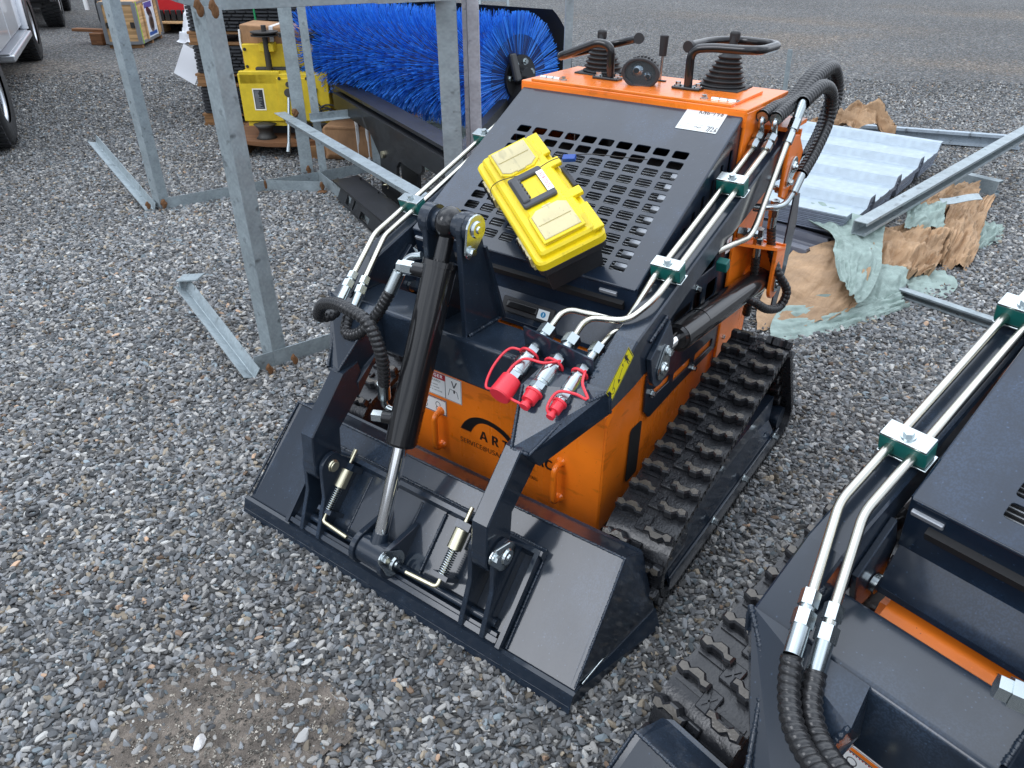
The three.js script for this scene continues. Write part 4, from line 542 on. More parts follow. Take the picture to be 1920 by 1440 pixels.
function makeRearHoses(parent) {
  const H = (pts, r = 0.0205) => part('hydraulic_hose', ridged(pts, r, 0.0145, 0.14), M.hose, parent), F = (pts, r) => part('hose_fitting', [cyl(pts[0], pts[1], r * 1.6, r * 1.6, 20), tube(pts.slice(1), r, 0.03)], M.zinc, parent);
  H([[0.395, 1.085, -0.27], [0.4, 1.095, -0.35], [0.41, 1.1, -0.45], [0.415, 1.155, -0.62], [0.42, 1.16, -0.78], [0.425, 1.09, -0.86], [0.43, 0.97, -0.8], [0.435, 0.9, -0.68]]);
  H([[0.432, 1.085, -0.27], [0.435, 1.098, -0.33], [0.44, 1.115, -0.45], [0.445, 1.16, -0.6], [0.45, 1.16, -0.72], [0.46, 1.08, -0.78], [0.462, 0.97, -0.68], [0.465, 0.92, -0.56]]);
  H([[0.47, 1.115, -0.37], [0.474, 1.13, -0.43], [0.478, 1.14, -0.52], [0.482, 1.1, -0.62], [0.484, 1.03, -0.64], [0.484, 0.95, -0.56], [0.482, 0.895, -0.465]]);
  for (const x of [0.394, 0.432]) part('pipe_fitting', [...fitting([x, 1.007, -0.235], [x, 1.06, -0.31], 0.0115).slice(0, 3), tube([[x, 1.045, -0.285], [x, 1.075, -0.27], [x, 1.087, -0.3]], 0.0095, 0.02), cyl([x, 1.082, -0.275], [x, 1.094, -0.325], 0.017)], M.zinc, parent);
  part('pipe_fitting', fitting([0.47, 1.02, -0.293], [0.47, 1.118, -0.378], 0.0115), M.zinc, parent);
  F([[0.435, 0.9, -0.68], [0.438, 0.87, -0.63], [0.44, 0.83, -0.58], [0.42, 0.82, -0.53], [0.38, 0.83, -0.52]], 0.0095);
  F([[0.465, 0.92, -0.56], [0.466, 0.885, -0.52], [0.466, 0.845, -0.47], [0.45, 0.84, -0.44], [0.43, 0.85, -0.42]], 0.0095);
  F([[0.482, 0.895, -0.465], [0.48, 0.85, -0.42], [0.475, 0.82, -0.38], [0.45, 0.82, -0.33], [0.38, 0.82, -0.31]], 0.0095);
  part('pipe_fitting', [hex([0.4, 0.815, -0.325], [0.43, 0.815, -0.33], 0.014), hex([0.378, 0.74, -0.29], [0.4, 0.74, -0.295], 0.02), hex([0.4, 0.745, -0.3], [0.43, 0.74, -0.31], 0.013), fitting([0.432, 0.755, -0.32], [0.432, 0.66, -0.335], 0.011), fitting([0.445, 0.83, -0.38], [0.445, 0.74, -0.39], 0.011)], M.zinc, parent);
  H([[0.445, 0.745, -0.39], [0.452, 0.66, -0.42], [0.49, 0.6, -0.4], [0.525, 0.535, -0.42], [0.52, 0.49, -0.4], [0.5, 0.5, -0.33], [0.47, 0.54, -0.27], [0.44, 0.55, -0.26]], 0.0145);
  H([[0.432, 0.665, -0.335], [0.43, 0.58, -0.36], [0.42, 0.5, -0.4], [0.41, 0.42, -0.42]], 0.0145);
  part('rear_shield', plateX([[-0.47, 0.84], [-0.53, 0.82], [-0.56, 0.72], [-0.55, 0.55], [-0.52, 0.42], [-0.47, 0.42]], 0.47, 0.475, 0.001), M.black, parent);
}
function loaderDecals(parent) {
  const flat = (w, h, o, ex, ey, m, name) => { const x = P(ex).normalize(), z = x.clone().cross(P(ey)).normalize(), y = z.clone().cross(x); part(name, quad(w, h, basis(o, x, y, z)), m, parent); };
  const logo = document.createElement('canvas'); logo.width = 720; logo.height = 360; { const k = logo.getContext('2d'); k.fillStyle = '#000'; k.fillRect(0, 0, 720, 360); k.fillStyle = '#fff'; k.beginPath(); k.moveTo(60, 165); k.quadraticCurveTo(120, 25, 270, 30); k.quadraticCurveTo(440, 40, 500, 190); k.lineTo(470, 190); k.quadraticCurveTo(400, 70, 270, 62); k.quadraticCurveTo(180, 60, 140, 165); k.fill(); k.font = 'bold 92px sans-serif'; k.fillText('A R T', 205, 190); k.fillText('MACHINERY', 520, 190); k.font = '46px sans-serif'; k.fillText('SERVICE@USAART.COM', 55, 262); k.font = '30px sans-serif'; k.fillText('MANUFACTURING', 380, 310); }
  const la = new THREE.CanvasTexture(logo); la.anisotropy = 8;
  flat(0.37, 0.185, [0.01, 0.2, 0.4372], [1, 0, 0], [0, 1, 0], std({ color: rgb(0.01, 0.01, 0.011), roughness: 0.45, alphaMap: la, transparent: true }), 'maker_logo');
  const dng = decal(0.26, 0.14, (k, w, h) => { k.fillStyle = '#f2f2f0'; k.fillRect(0, 0, w, h); k.strokeStyle = '#333'; k.lineWidth = 3; k.strokeRect(5, 5, w - 10, h - 10); k.strokeRect(w * 0.66, 5, 2, h - 10); k.fillStyle = '#b01020'; k.fillRect(8, 8, w * 0.65, h * 0.24); k.fillStyle = '#fff'; k.font = `bold ${h * 0.19}px sans-serif`; k.fillText('DANGER', w * 0.2, h * 0.21); k.beginPath(); k.moveTo(w * 0.06, h * 0.21); k.lineTo(w * 0.1, h * 0.07); k.lineTo(w * 0.14, h * 0.21); k.fill(); k.fillStyle = '#222'; k.font = `${h * 0.13}px sans-serif`; k.fillText('CRUSH HAZARD!', w * 0.05, h * 0.42); k.font = `${h * 0.09}px sans-serif`; ['Keep out of this area', 'when lift arm is raised', 'unless lift arm is secured'].forEach((t, i) => k.fillText(t, w * 0.05, h * (0.57 + i * 0.12))); k.lineWidth = 4; k.beginPath(); k.moveTo(w * 0.72, h * 0.8); k.lineTo(w * 0.76, h * 0.5); k.lineTo(w * 0.9, h * 0.55); k.lineTo(w * 0.93, h * 0.8); k.stroke(); k.lineWidth = 9; k.beginPath(); k.moveTo(w * 0.8, h * 0.15); k.lineTo(w * 0.84, h * 0.4); k.moveTo(w * 0.9, h * 0.15); k.lineTo(w * 0.84, h * 0.42); k.stroke(); k.fillRect(w * 0.83, h * 0.5, 14, 30); }, 1600);
  flat(0.19, 0.085, [-0.23, 0.336, 0.4375], [1, 0, 0], [0, 1, 0], sticker(dng), 'warning_sticker');
  const hook = decal(0.16, 0.07, (k, w, h) => { k.fillStyle = '#f0f0ee'; k.fillRect(0, 0, w, h); k.strokeStyle = '#222'; k.lineWidth = 5; k.strokeRect(4, 4, w - 8, h - 8); k.setLineDash([6, 6]); k.strokeStyle = '#b01020'; k.beginPath(); k.moveTo(10, 10); k.lineTo(w - 10, 10); k.stroke(); k.setLineDash([]); k.strokeStyle = '#222'; k.lineWidth = 4; for (const x of [0.3, 0.72]) { k.beginPath(); k.arc(w * x, h * 0.42, h * 0.16, 0, 7); k.stroke(); k.beginPath(); k.arc(w * x, h * 0.68, h * 0.15, -0.5, 4); k.stroke(); } }, 1600);
  flat(0.125, 0.058, [-0.26, 0.255, 0.4375], [1, 0, 0], [0, 1, 0], sticker(hook), 'lifting_sticker');
  const yl = decal(0.12, 0.05, (k, w, h) => { k.fillStyle = '#f2e600'; k.fillRect(0, 0, w, h); k.strokeStyle = '#222'; k.lineWidth = 6; k.strokeRect(6, 6, w - 12, h - 12); k.fillStyle = '#1a1a1a'; k.lineWidth = 5; k.beginPath(); k.moveTo(w * 0.34, h * 0.2); k.lineTo(w * 0.16, h * 0.5); k.quadraticCurveTo(w * 0.24, h * 0.5, w * 0.2, h * 0.72); k.quadraticCurveTo(w * 0.12, h * 0.85, w * 0.1, h * 0.66); k.stroke(); k.beginPath(); k.moveTo(w * 0.42, h * 0.62); k.lineTo(w * 0.62, h * 0.42); k.stroke(); for (const [x, y, a] of [[0.42, 0.62, 1], [0.62, 0.42, -1]]) { k.beginPath(); k.moveTo(w * x - a * 22, h * y + a * 22); k.lineTo(w * x + 8, h * y + a * 22); k.lineTo(w * x - a * 8, h * y - a * 12); k.fill(); } k.beginPath(); k.arc(w * 0.82, h * 0.2, 13, 0, 7); k.fill(); k.fillRect(w * 0.79, h * 0.28, w * 0.06, h * 0.3); k.fillRect(w * 0.785, h * 0.55, w * 0.025, h * 0.3); k.fillRect(w * 0.83, h * 0.55, w * 0.025, h * 0.3); k.fillRect(w * 0.74, h * 0.3, w * 0.16, h * 0.07); }, 2400);
  flat(0.118, 0.05, [0.4486, 0.6785, 0.578], [0, -0.64, 0.77].map((v) => -v), [0, 0.77, 0.64], sticker(yl), 'distance_sticker');
  const rd = decal(0.05, 0.06, (k, w, h) => { k.fillStyle = '#f0f0f0'; k.fillRect(0, 0, w, h); k.fillStyle = '#c02020'; k.beginPath(); k.moveTo(w * 0.2, h * 0.8); k.lineTo(w * 0.5, h * 0.15); k.lineTo(w * 0.8, h * 0.8); k.fill(); }, 1200);
  flat(0.04, 0.05, [0.3768, 0.72, -0.225], [0, 0, -1], [0, 1, 0], sticker(rd), 'warning_sticker');
}
function lotLabel(hood) {
  const t = decal(0.122, 0.1, (k, w, h) => { k.fillStyle = '#d2d5d2'; k.fillRect(0, 0, w, h); k.fillStyle = '#555'; k.strokeStyle = '#666'; k.lineWidth = 2; k.beginPath(); k.moveTo(10, h * 0.36); k.lineTo(w - 10, h * 0.36); k.moveTo(w * 0.72, h * 0.36); k.lineTo(w * 0.72, h * 0.95); k.moveTo(10, h * 0.7); k.lineTo(w - 10, h * 0.7); k.stroke(); k.font = `${h * 0.05}px sans-serif`; k.fillText('INVENTORY', w * 0.36, h * 0.08); k.fillText('LOT', w * 0.55, h * 0.44); k.fillText('SERIAL', w * 0.8, h * 0.46); k.fillText('SIZE', w * 0.2, h * 0.78); k.fillText('CONDITION', w * 0.4, h * 0.78); k.fillText('SALE DATE', w * 0.06, h * 0.9); k.strokeStyle = '#1c1c20'; k.lineWidth = 10; k.lineCap = 'round';
    const st = (x, y, q, ...ls) => { for (const l of ls) { k.beginPath(); l.forEach(([a, b], i) => i ? k.lineTo(w * x + a * q, h * y + b * q) : k.moveTo(w * x + a * q, h * y + b * q)); k.stroke(); } }, Q = h * 0.034;
    st(0.34, 0.13, Q, [[0.5, 0], [0, 5]], [[2.6, 0.4], [0.3, 2.6], [2.2, 5]]); st(0.43, 0.13, Q, [[0, 5], [0.6, 0.6], [2, 4.8], [2.6, 0.4]]); st(0.52, 0.13, Q, [[2, 0], [0.2, 3], [0.6, 5], [2.2, 4.6], [2.2, 3], [0.4, 3.2]]); st(0.61, 0.13, Q, [[0, 3], [2.2, 2.6]]);
    st(0.7, 0.12, Q, [[0.6, 0], [0, 5.4]]); st(0.76, 0.13, Q, [[0.6, 0], [0, 2.8], [2.2, 2.6]], [[2.2, 0.4], [1.4, 5.4]]); st(0.86, 0.14, Q, [[2, 0.6], [0.6, 0.2], [0.3, 1.6], [1.8, 3], [1.4, 4.8], [0.2, 4.4], [0.6, 2.8], [2, 0.6]]);
    st(0.73, 0.77, Q, [[0, 0.2], [2, 0], [0.6, 5]], [[3.4, -0.6], [2, 5.8]]); st(0.84, 0.78, Q, [[0, 0.8], [1.2, 0], [1.6, 1.4], [0, 4.6], [2, 4.4]]); st(0.92, 0.78, Q, [[1.4, 0], [0.2, 3], [0.6, 4.8], [1.8, 4.2], [1.4, 2.8], [0.4, 3.4]]); st(0.42, 0.84, Q, [[0, 0.6], [2, 0], [4, 1], [6, 0.4]]); }, 4000);
  part('lot_label', quad(0.12, 0.1, basis(hq(0.262, 0.066, 0.0052), [1, 0.0, 0], HD.clone().negate(), HN)), sticker(t), hood);
}
function makeLoader() {
  const L = thing('track_loader', 'orange and black mini track loader with a yellow tool box on its hood', 'track loader', [0, 0, 0], 0, 'mini track loaders parked side by side');
  makeTrack(L, 0.44, 0.62, 'rubber_track'); makeTrack(L, -0.62, -0.44, 'rubber_track'); makeTrackFrame(L, 1); makeTrackFrame(L, -1);
  makeBody(L); makeHood(L); makeArm(L, 1); makeArm(L, -1); makeBeam(L); makeTilt(L); makeCouplers(L); makeBucket(L); makeQuickAttach(L); makeRearHoses(L); loaderDecals(L);
  return L;
}
const loader = makeLoader(), loader2 = loader.clone();
loader2.name = numbered('track_loader'); loader2.position.set(1.515, 0, 0.5398); loader2.rotation.y = -0.25265; scene.add(loader2);
loader2.userData = { label: 'second orange and black track loader cut off by the lower right corner', category: 'track loader', group: 'mini track loaders parked side by side' };
makeHoses(loader, true); makeHoses(loader2, false);
lotLabel(loader.children.find((c) => c.name === 'hood'));

/* ---------------------------------------------------------------- tool box lying on the hood */
{
  const e1 = V(0.809, -0.286, 0.514).normalize(), n = HN.clone(), e2 = n.clone().cross(e1).normalize();   // e2 runs up the slope
  const c0 = V(0.0475, 0.9435, 0.329).addScaledVector(n, -0.127);
  const tb = thing('tool_box', 'yellow lidded plastic tool box with black base lying across the loader hood', 'tool box', [c0.x, c0.y, c0.z]);
  const bas = new THREE.Matrix4().makeBasis(e1, e2, e1.clone().cross(e2)); tb.quaternion.setFromRotationMatrix(bas);
  const E = (shape, d, b, z) => ext(shape, d, b, 8).translate(0, 0, z), tap = (w, h, z0, z1, k) => hull([[-w / 2 * k, -h / 2 * k, z0], [w / 2 * k, -h / 2 * k, z0], [-w / 2 * k, h / 2 * k, z0], [w / 2 * k, h / 2 * k, z0], [-w / 2, -h / 2, z1], [w / 2, -h / 2, z1], [-w / 2, h / 2, z1], [w / 2, h / 2, z1]]);
  part('base', [tap(0.41, 0.15, 0.0, 0.085, 0.95), E(rrect(0.445, 0.178, 0.02), 0.022, 0.003, 0.082)], M.plastic, tb);
  const lid = part('lid', [E(rrect(0.452, 0.186, 0.024), 0.03, 0.005, 0.102), (() => { const g = E(rrect(0.425, 0.15, 0.012), 0.024, 0.006, 0.126); return g; })(),
    hull([[-0.2, -0.06, 0.145], [0.2, -0.06, 0.145], [-0.2, 0.06, 0.145], [0.2, 0.06, 0.145], [-0.185, -0.045, 0.158], [0.185, -0.045, 0.158], [-0.185, 0.045, 0.158], [0.185, 0.045, 0.158]]),
    rbox(0.03, 0.05, 0.012, 0.003, -0.068, 0.075, 0.145), rbox(0.03, 0.05, 0.012, 0.003, 0.068, 0.075, 0.145), rbox(0.1, 0.03, 0.01, 0.003, -0.165, 0.078, 0.142), rbox(0.1, 0.03, 0.01, 0.003, 0.165, 0.078, 0.142)], M.yellow, tb);
  for (const s of [-1, 1]) {
    const o = poly([[0.085, -0.03], [0.1, -0.048], [0.19, -0.048], [0.19, 0.048], [0.1, 0.048], [0.085, 0.03]].map(([x, y]) => [x * s, y])), f = poly([[0.079, -0.034], [0.097, -0.055], [0.198, -0.055], [0.198, 0.055], [0.097, 0.055], [0.079, 0.034]].map(([x, y]) => [x * s, y]));
    part('organizer_rim', E(f, 0.006, 0.0015, 0.156), M.yellow, lid); const cv = part('organizer_cover', E(o, 0.006, 0.0015, 0.159), M.cream, lid);
    part('cover_rib', [rbox(0.004, 0.085, 0.003, 0.001, s * 0.14, 0, 0.1655), rbox(0.006, 0.024, 0.006, 0.002, s * 0.083, 0, 0.163)], M.cream, lid);
  }
  const fr = rrect(0.125, 0.092, 0.008, 0, -0.004); fr.holes.push(rrect(0.082, 0.052, 0.005, 0, -0.002, THREE.Path));
  part('handle', [E(fr, 0.012, 0.003, 0.157), rbox(0.1, 0.022, 0.016, 0.006, 0, -0.036, 0.166), ...Array.from({ length: 5 }, (_, i) => cyl([-0.032 + i * 0.016, -0.026, 0.165], [-0.032 + i * 0.016, -0.0262, 0.172], 0.006, 0.005, 10))], M.greyplastic, lid);
  part('handle_well', box(0.08, 0.05, 0.002, 0, -0.002, 0.1595), M.yellow, lid);
  const t = decal(0.09, 0.02, (k, w, h) => { k.fillStyle = '#f4f4f4'; k.fillRect(0, 0, w, h); k.translate(w / 2, h / 2); k.rotate(Math.PI); k.fillStyle = '#c8202c'; k.font = `bold ${h * 0.72}px sans-serif`; k.textAlign = 'center'; k.textBaseline = 'middle'; k.fillText('TOOL BOX', 0, h * 0.04); }, 5000);
  part('name_label', [quad(0.084, 0.018, new THREE.Matrix4().makeTranslation(0.002, 0.0325, 0.1695))], sticker(t), lid);
  part('front_latch', rbox(0.085, 0.012, 0.04, 0.003, 0, 0.095, 0.124), M.plastic, tb);
  for (const x of [-0.12, 0.135]) {
    const l = part('side_hinge', [rbox(0.09, 0.01, 0.03, 0.002, x, -0.094, 0.104), rbox(0.1, 0.008, 0.014, 0.002, x, -0.092, 0.088)], M.cream, tb);
    for (let i = 0; i < 4; i++) part('hinge_clip', [cyl([x - 0.036 + i * 0.024, -0.1, 0.088], [x - 0.036 + i * 0.024, -0.1, 0.122], 0.0025, 0.0025, 8)], M.plastic, l);
  }
  part('seal_wire', tube([[-0.09, -0.1, 0.1], [-0.1, -0.092, 0.135], [-0.09, -0.07, 0.155], [-0.05, 0.02, 0.167], [-0.055, 0.075, 0.167], [-0.05, 0.115, 0.162], [-0.03, 0.17, 0.15], [0.0, 0.24, 0.12], [0.02, 0.3, 0.09]], 0.0012, 0, 90, 6, true), M.iron, tb);
  part('seal_tag', rbox(0.034, 0.018, 0.012, 0.002, -0.04, 0.118, 0.16, 0, 0, 0.9), std({ color: rgb(0.01, 0.06, 0.3), roughness: 0.4 }), tb);
}

/* ---------------------------------------------------------------- galvanised crate frame beside the loader */
{
  const f = thing('steel_crate_frame', 'empty galvanised steel crate frame with welded posts left of the loader', 'crate frame');
  const A = V(-1.19, 0, 0.33), B = V(-3.32, 0, -0.53), C = V(-3.2, 0, -1.53), D = V(-1.0, 0, -0.66), Fp = V(-2.9, 0, -1.98), up = V(0, 1, 0), at = (p, y) => V(p.x, y, p.z), ab = B.clone().sub(A).normalize(), bc = C.clone().sub(B).normalize(), ba = ab.clone().negate(), cb = bc.clone().negate();
  const bar = (n, a, b, w, t, d1, d2) => part(n, angleIron(a, b, w, t, d1, d2), M.galv, f);
  const A1 = at(A, 0.0).addScaledVector(ba, 0.0);
  const post = (n, p, y0, y1, w, lean = [0, 0]) => { const a = at(p, y0), b = V(p.x + lean[0], y1, p.z + lean[1]); return part(n, angleIron(a, b, w, 0.004, ab, bc.clone().multiplyScalar(0.2).sub(V(0.4, 0, 0))), M.galv, f); };
  part('post', angleIron(V(-1.205, 0.02, 0.325), V(-1.24, 1.31, 0.32), 0.066, 0.004, V(-0.95, 0, 0.05), V(0.35, 0, -0.94)), M.galv, f);
  part('post', angleIron(V(-3.325, 0.02, -0.52), V(-3.335, 1.3, -0.52), 0.066, 0.004, V(-0.95, 0, 0.05), V(0.35, 0, -0.94)), M.galv, f);
  part('post', angleIron(V(-3.23, 0.02, -1.56), V(-3.24, 1.3, -1.56), 0.088, 0.005, V(0.8, 0, -0.6), V(-0.5, 0, -0.7)), M.galv, f);
  part('post', angleIron(V(-3.08, 0.02, -1.6), V(-3.1, 1.3, -1.6), 0.055, 0.004, V(0.8, 0, -0.5), V(-0.5, 0, -0.7)), M.galv, f);
  part('post', channel(V(-1.04, 0.02, -0.6), V(-1.08, 1.4, -0.61), 0.08, 0.05, 0.004, V(0.6, 0, 0.8), V(1, 0, -0.4)), M.galv, f);
  part('post', [beam(V(-0.975, 0.02, -0.68), V(-1.0, 1.4, -0.69), 0.018, 0.03, V(0.5, 0, 0.8)), beam(V(-0.94, 0.02, -0.69), V(-0.965, 1.4, -0.7), 0.045, 0.03, V(0.5, 0, 0.8))], std({ map: T.galv, color: rgb(0.62, 0.58, 0.58), metalness: 0.4, roughness: 0.7 }), f);
  part('post', angleIron(V(-0.735, 0.02, -1.03), V(-0.735, 1.4, -1.03), 0.032, 0.003, V(0.8, 0, -0.6), V(-0.5, 0, -0.7)), M.galv, f);
  bar('bottom_rail', B.clone().addScaledVector(bc, 0.02), V(-3.13, 0, -1.17), 0.075, 0.004, up, V(0.9, 0, 0.1)); bar('bottom_rail', V(-3.13, 0, -1.17), V(-2.98, 0, -1.55), 0.075, 0.004, up, V(-0.9, 0, 0.1));
  bar('bottom_rail', V(-3.13, 0, -1.17), V(-2.8, 0, -1.38), 0.075, 0.004, up, V(-0.4, 0, 0.9)); bar('bottom_rail', V(-3.0, 0, -1.52), V(-1.02, 0, -0.62), 0.085, 0.004, up, V(-0.4, 0, 0.9));
  bar('bottom_rail', A.clone().add(V(-0.04, 0, 0.07)), V(-0.95, 0, -0.55), 0.075, 0.004, up, V(-0.9, 0, -0.2)); bar('bottom_rail', V(-2.98, 0, -1.55), V(-2.84, 0, -2.0), 0.08, 0.004, up, V(0.9, 0, 0.2));
  bar('middle_rail', V(-3.3, 0.43, -1.55), V(-1.2, 0.44, -0.7), 0.075, 0.004, V(-0.4, 0, 0.9), V(0, -1, 0)); bar('middle_rail', V(-3.05, 0.4, -1.55), V(-2.86, 0.4, -1.98), 0.05, 0.004, up, V(0.9, 0, 0.1));
  part('post', angleIron(V(-2.88, 0, -1.93), V(-2.88, 0.41, -1.93), 0.06, 0.004, V(0.8, 0, -0.5), V(-0.5, 0, -0.7)), M.galv, f);
  // bent runners that point away from the near corners
  part('runner', [angleIron(A.clone().add(V(-0.01, 0, 0.1)), V(-1.86, 0.15, 0.26), 0.05, 0.004, V(0.2, 0.8, -0.4), V(0.2, 0.3, 0.9)), box(0.1, 0.006, 0.075, -1.845, 0.198, 0.235, 0, 0.5, 0.12), box(0.006, 0.05, 0.075, -1.87, 0.17, 0.255, 0, 0.5, 0)], M.galv, f);
  part('runner', angleIron(B.clone().add(V(-0.03, 0, 0.04)), V(-4.45, 0.2, -0.78), 0.055, 0.004, V(0.2, 0.9, -0.2), V(0.3, 0.1, 0.9)), M.galv, f);
  // curved top flange over the near post
  const top = new THREE.Shape(); top.moveTo(0, 0); top.lineTo(0.55, 0); top.quadraticCurveTo(0.75, 0.02, 0.8, 0.12); top.lineTo(0.8, 0.14); top.lineTo(0, 0.14); top.closePath();
  const td = V(-1.07, 1.3, -0.25).sub(V(-1.32, 1.3, 0.42)).normalize(), tz = td.clone().negate();
  part('top_rail', [ext(top, 0.006, 0.001, 10).applyMatrix4(basis(V(-1.06, 1.293, -0.27), tz, [0, 1, 0], tz.clone().cross(V(0, 1, 0)))), angleIron(V(-1.06, 1.29, -0.27), V(-0.95, 1.29, -0.56), 0.1, 0.005, up, V(-0.9, 0, -0.2))], M.galv, f);
  // rusty welds where posts meet rails
  const wm = (x, y, z, r, sy = 1) => { const g = new THREE.IcosahedronGeometry(r, 2), p = g.attributes.position; for (let i = 0; i < p.count; i++) { const k = 0.7 + 0.6 * vnoise(p.getX(i) * 160 + 9, p.getY(i) * 160 + p.getZ(i) * 90, 5); p.setXYZ(i, p.getX(i) * k, p.getY(i) * k * sy, p.getZ(i) * k); } g.computeVertexNormals(); return g.translate(x, y, z); };
  for (const [x, y, z, r, sy] of [[-1.175, 0.03, 0.375, 0.012, 1.8], [-1.15, 0.035, 0.27, 0.012, 1.8], [-3.3, 0.05, -0.53, 0.018, 1.6], [-3.38, 0.04, -0.47, 0.014, 1.6], [-3.13, 0.05, -1.17, 0.014, 2], [-2.8, 0.05, -1.37, 0.014, 2], [-2.79, 0.012, -1.36, 0.03, 0.3], [-3.16, 0.05, -1.57, 0.016, 2], [-3.17, 0.44, -1.53, 0.022, 1.4], [-1.245, 1.31, 0.335, 0.013, 2], [-1.175, 1.31, 0.33, 0.013, 2]]) part('weld', wm(x, y, z, r, sy), M.rust, f);
}

/* ---------------------------------------------------------------- rotary sweeper behind the frame */
{
  const L = V(-3.9, 0.7, -2.42), R0 = V(-1.72, 0.74, -2.1), ax = R0.clone().sub(L), len = ax.length(); ax.normalize();
  const s = thing('rotary_sweeper', 'rotary broom attachment with bright blue bristles and black steel frame', 'sweeper');
  const u = V(0, 1, 0).addScaledVector(ax, -ax.y).normalize(), v = ax.clone().cross(u), R = rng(91), pos = [], col = [], RAD = 0.37;
  const blade = (a, th, r0, r1, w, bend, tone) => {          // one flat bristle of three sections
    const rd = u.clone().multiplyScalar(Math.cos(th)).addScaledVector(v, Math.sin(th)), tn = ax.clone().cross(rd), c = L.clone().addScaledVector(ax, a);
    const wd = ax.clone().multiplyScalar(Math.cos(tone * 9)).addScaledVector(tn, Math.sin(tone * 9)).multiplyScalar(w), q = (r, k) => c.clone().addScaledVector(rd, r).addScaledVector(ax, bend[0] * k * k).addScaledVector(tn, bend[1] * k * k);
    const p0 = q(r0, 0), p1 = q((r0 + r1) / 2, 0.5), p2 = q(r1, 1), t = [0.01 + 0.03 * tone, 0.1 + 0.2 * tone, 0.5 + 0.45 * tone];
    for (const [a0, b0] of [[p0, p1], [p1, p2]]) { const A = a0.clone().add(wd), B = a0.clone().sub(wd), Cc = b0.clone().add(wd), Dd = b0.clone().sub(wd); for (const k of [A, B, Cc, B, Dd, Cc]) { pos.push(k.x, k.y, k.z); col.push(...t); } }
  };
  const rows = 22;
  for (let k = 0; k < rows; k++) for (let i = 0; i < 620; i++) {
    const th = (i + R()) / 620 * Math.PI * 2, wave = 0.02 * Math.sin(th * 2 + 0.5) + 0.012 * Math.sin(th * 17 + k), a = 0.05 + (len - 0.09) * (k + 0.5) / rows + wave + 0.012 * (R() - 0.5), clump = vnoise(th * 26, k * 7.3, 7);
    blade(a, th, 0.12, RAD * (0.86 + 0.13 * clump + 0.03 * R()), 0.0019, [(R() - 0.5) * 0.034 + 0.016 * (clump - 0.5), (R() - 0.5) * 0.05], R());
  }
  for (let i = 0; i < 1500; i++) blade(len - 0.012 * R(), R() * 6.283, 0.1, RAD * (0.94 + 0.06 * R()), 0.0018, [(R() - 0.2) * 0.02, (R() - 0.5) * 0.05], R());
  const g = new THREE.BufferGeometry(); g.setAttribute('position', new THREE.Float32BufferAttribute(pos, 3)); g.setAttribute('color', new THREE.Float32BufferAttribute(col, 3)); g.computeVertexNormals();
  part('bristles', g, M.blue, s, { kind: 'stuff' });
  const on = (a, r, th) => L.clone().addScaledVector(ax, a).addScaledVector(u, r * Math.cos(th)).addScaledVector(v, r * Math.sin(th));
  part('core_tube', [cyl(on(0, 0, 0), on(len, 0, 0), 0.24, 0.24, 40)], std({ color: rgb(0.004, 0.02, 0.1), roughness: 0.8 }), s);
  part('end_plate', [cyl(on(len + 0.002, 0, 0), on(len + 0.02, 0, 0), 0.13, 0.13, 36), cyl(on(len + 0.02, 0, 0), on(len + 0.07, 0, 0), 0.06, 0.06, 24)], M.sweeper, s);
  for (const th of [0.55, -0.35, 1.5, -1.3]) part('bolt', bolt(on(len + 0.02, 0.095, th), ax, 0.014, 0.014), M.zinc, s);
  part('side_arm', [beam(on(len + 0.045, 0.02, 1), on(len + 0.045, 0.3, 2.6), 0.02, 0.1, ax), rbox(0.03, 0.16, 0.06, 0.012, ...on(len + 0.05, 0.11, 0.9).toArray(), 0, 0, 0.3)], M.sweeper, s);
  // rear hood of bent plate
  const ring = []; for (let i = 0; i <= 16; i++) ring.push(-0.42 - i * 0.11); const hp = [], hi = []; ring.forEach((th) => { for (const [a, r] of [[-0.02, 0.43], [len + 0.06, 0.43]]) { const q = on(a, r, th - 0.15); hp.push(q.x, q.y, q.z); } }); for (let i = 0; i < 16; i++) { const a = i * 2; hi.push(a, a + 1, a + 2, a + 1, a + 3, a + 2); }
  const hg = new THREE.BufferGeometry(); hg.setAttribute('position', new THREE.Float32BufferAttribute(hp, 3)); hg.setIndex(hi); hg.computeVertexNormals(); part('hood_plate', hg, std({ color: rgb(0.016, 0.017, 0.019), roughness: 0.6, side: THREE.DoubleSide }), s);
  const fw = V(-ax.z, 0, ax.x).normalize(); if (fw.z < 0) fw.negate();                      // towards the viewer
  const b0 = V(-3.22, 0.45, -1.99), b1 = V(-1.36, 0.45, -1.07), bx = b1.clone().sub(b0).normalize(), bn = V(-bx.z, 0, bx.x); 
  part('frame_beam', [beam(b0, b1, 0.1, 0.11), beam(b0.clone().add(V(0, 0.09, -0.05)), b1.clone().add(V(0, 0.09, -0.05)), 0.14, 0.02), beam(b0.clone().add(V(0.02, 0.0, -0.02)), b0.clone().add(V(-0.1, 0.3, -0.5)), 0.05, 0.1), beam(b0.clone().add(V(0.05, 0.05, -0.03)), on(0.1, 0.2, 2.4), 0.05, 0.08), beam(b1.clone().add(V(-0.05, 0.05, -0.03)), on(len, 0.2, 2.4), 0.05, 0.08)], M.sweeper, s);
  const sup = poly([[-0.5, 0.45], [0.5, 0.45], [0.5, 0.35], [0.46, 0.32], [0.14, 0.32], [0.08, 0.27], [0.06, 0.03], [-0.24, 0.03], [-0.22, 0.27], [-0.36, 0.36]]), sm = basis(V(-2.2, 0, -1.46), bx, [0, 1, 0], bx.clone().cross(V(0, 1, 0)));
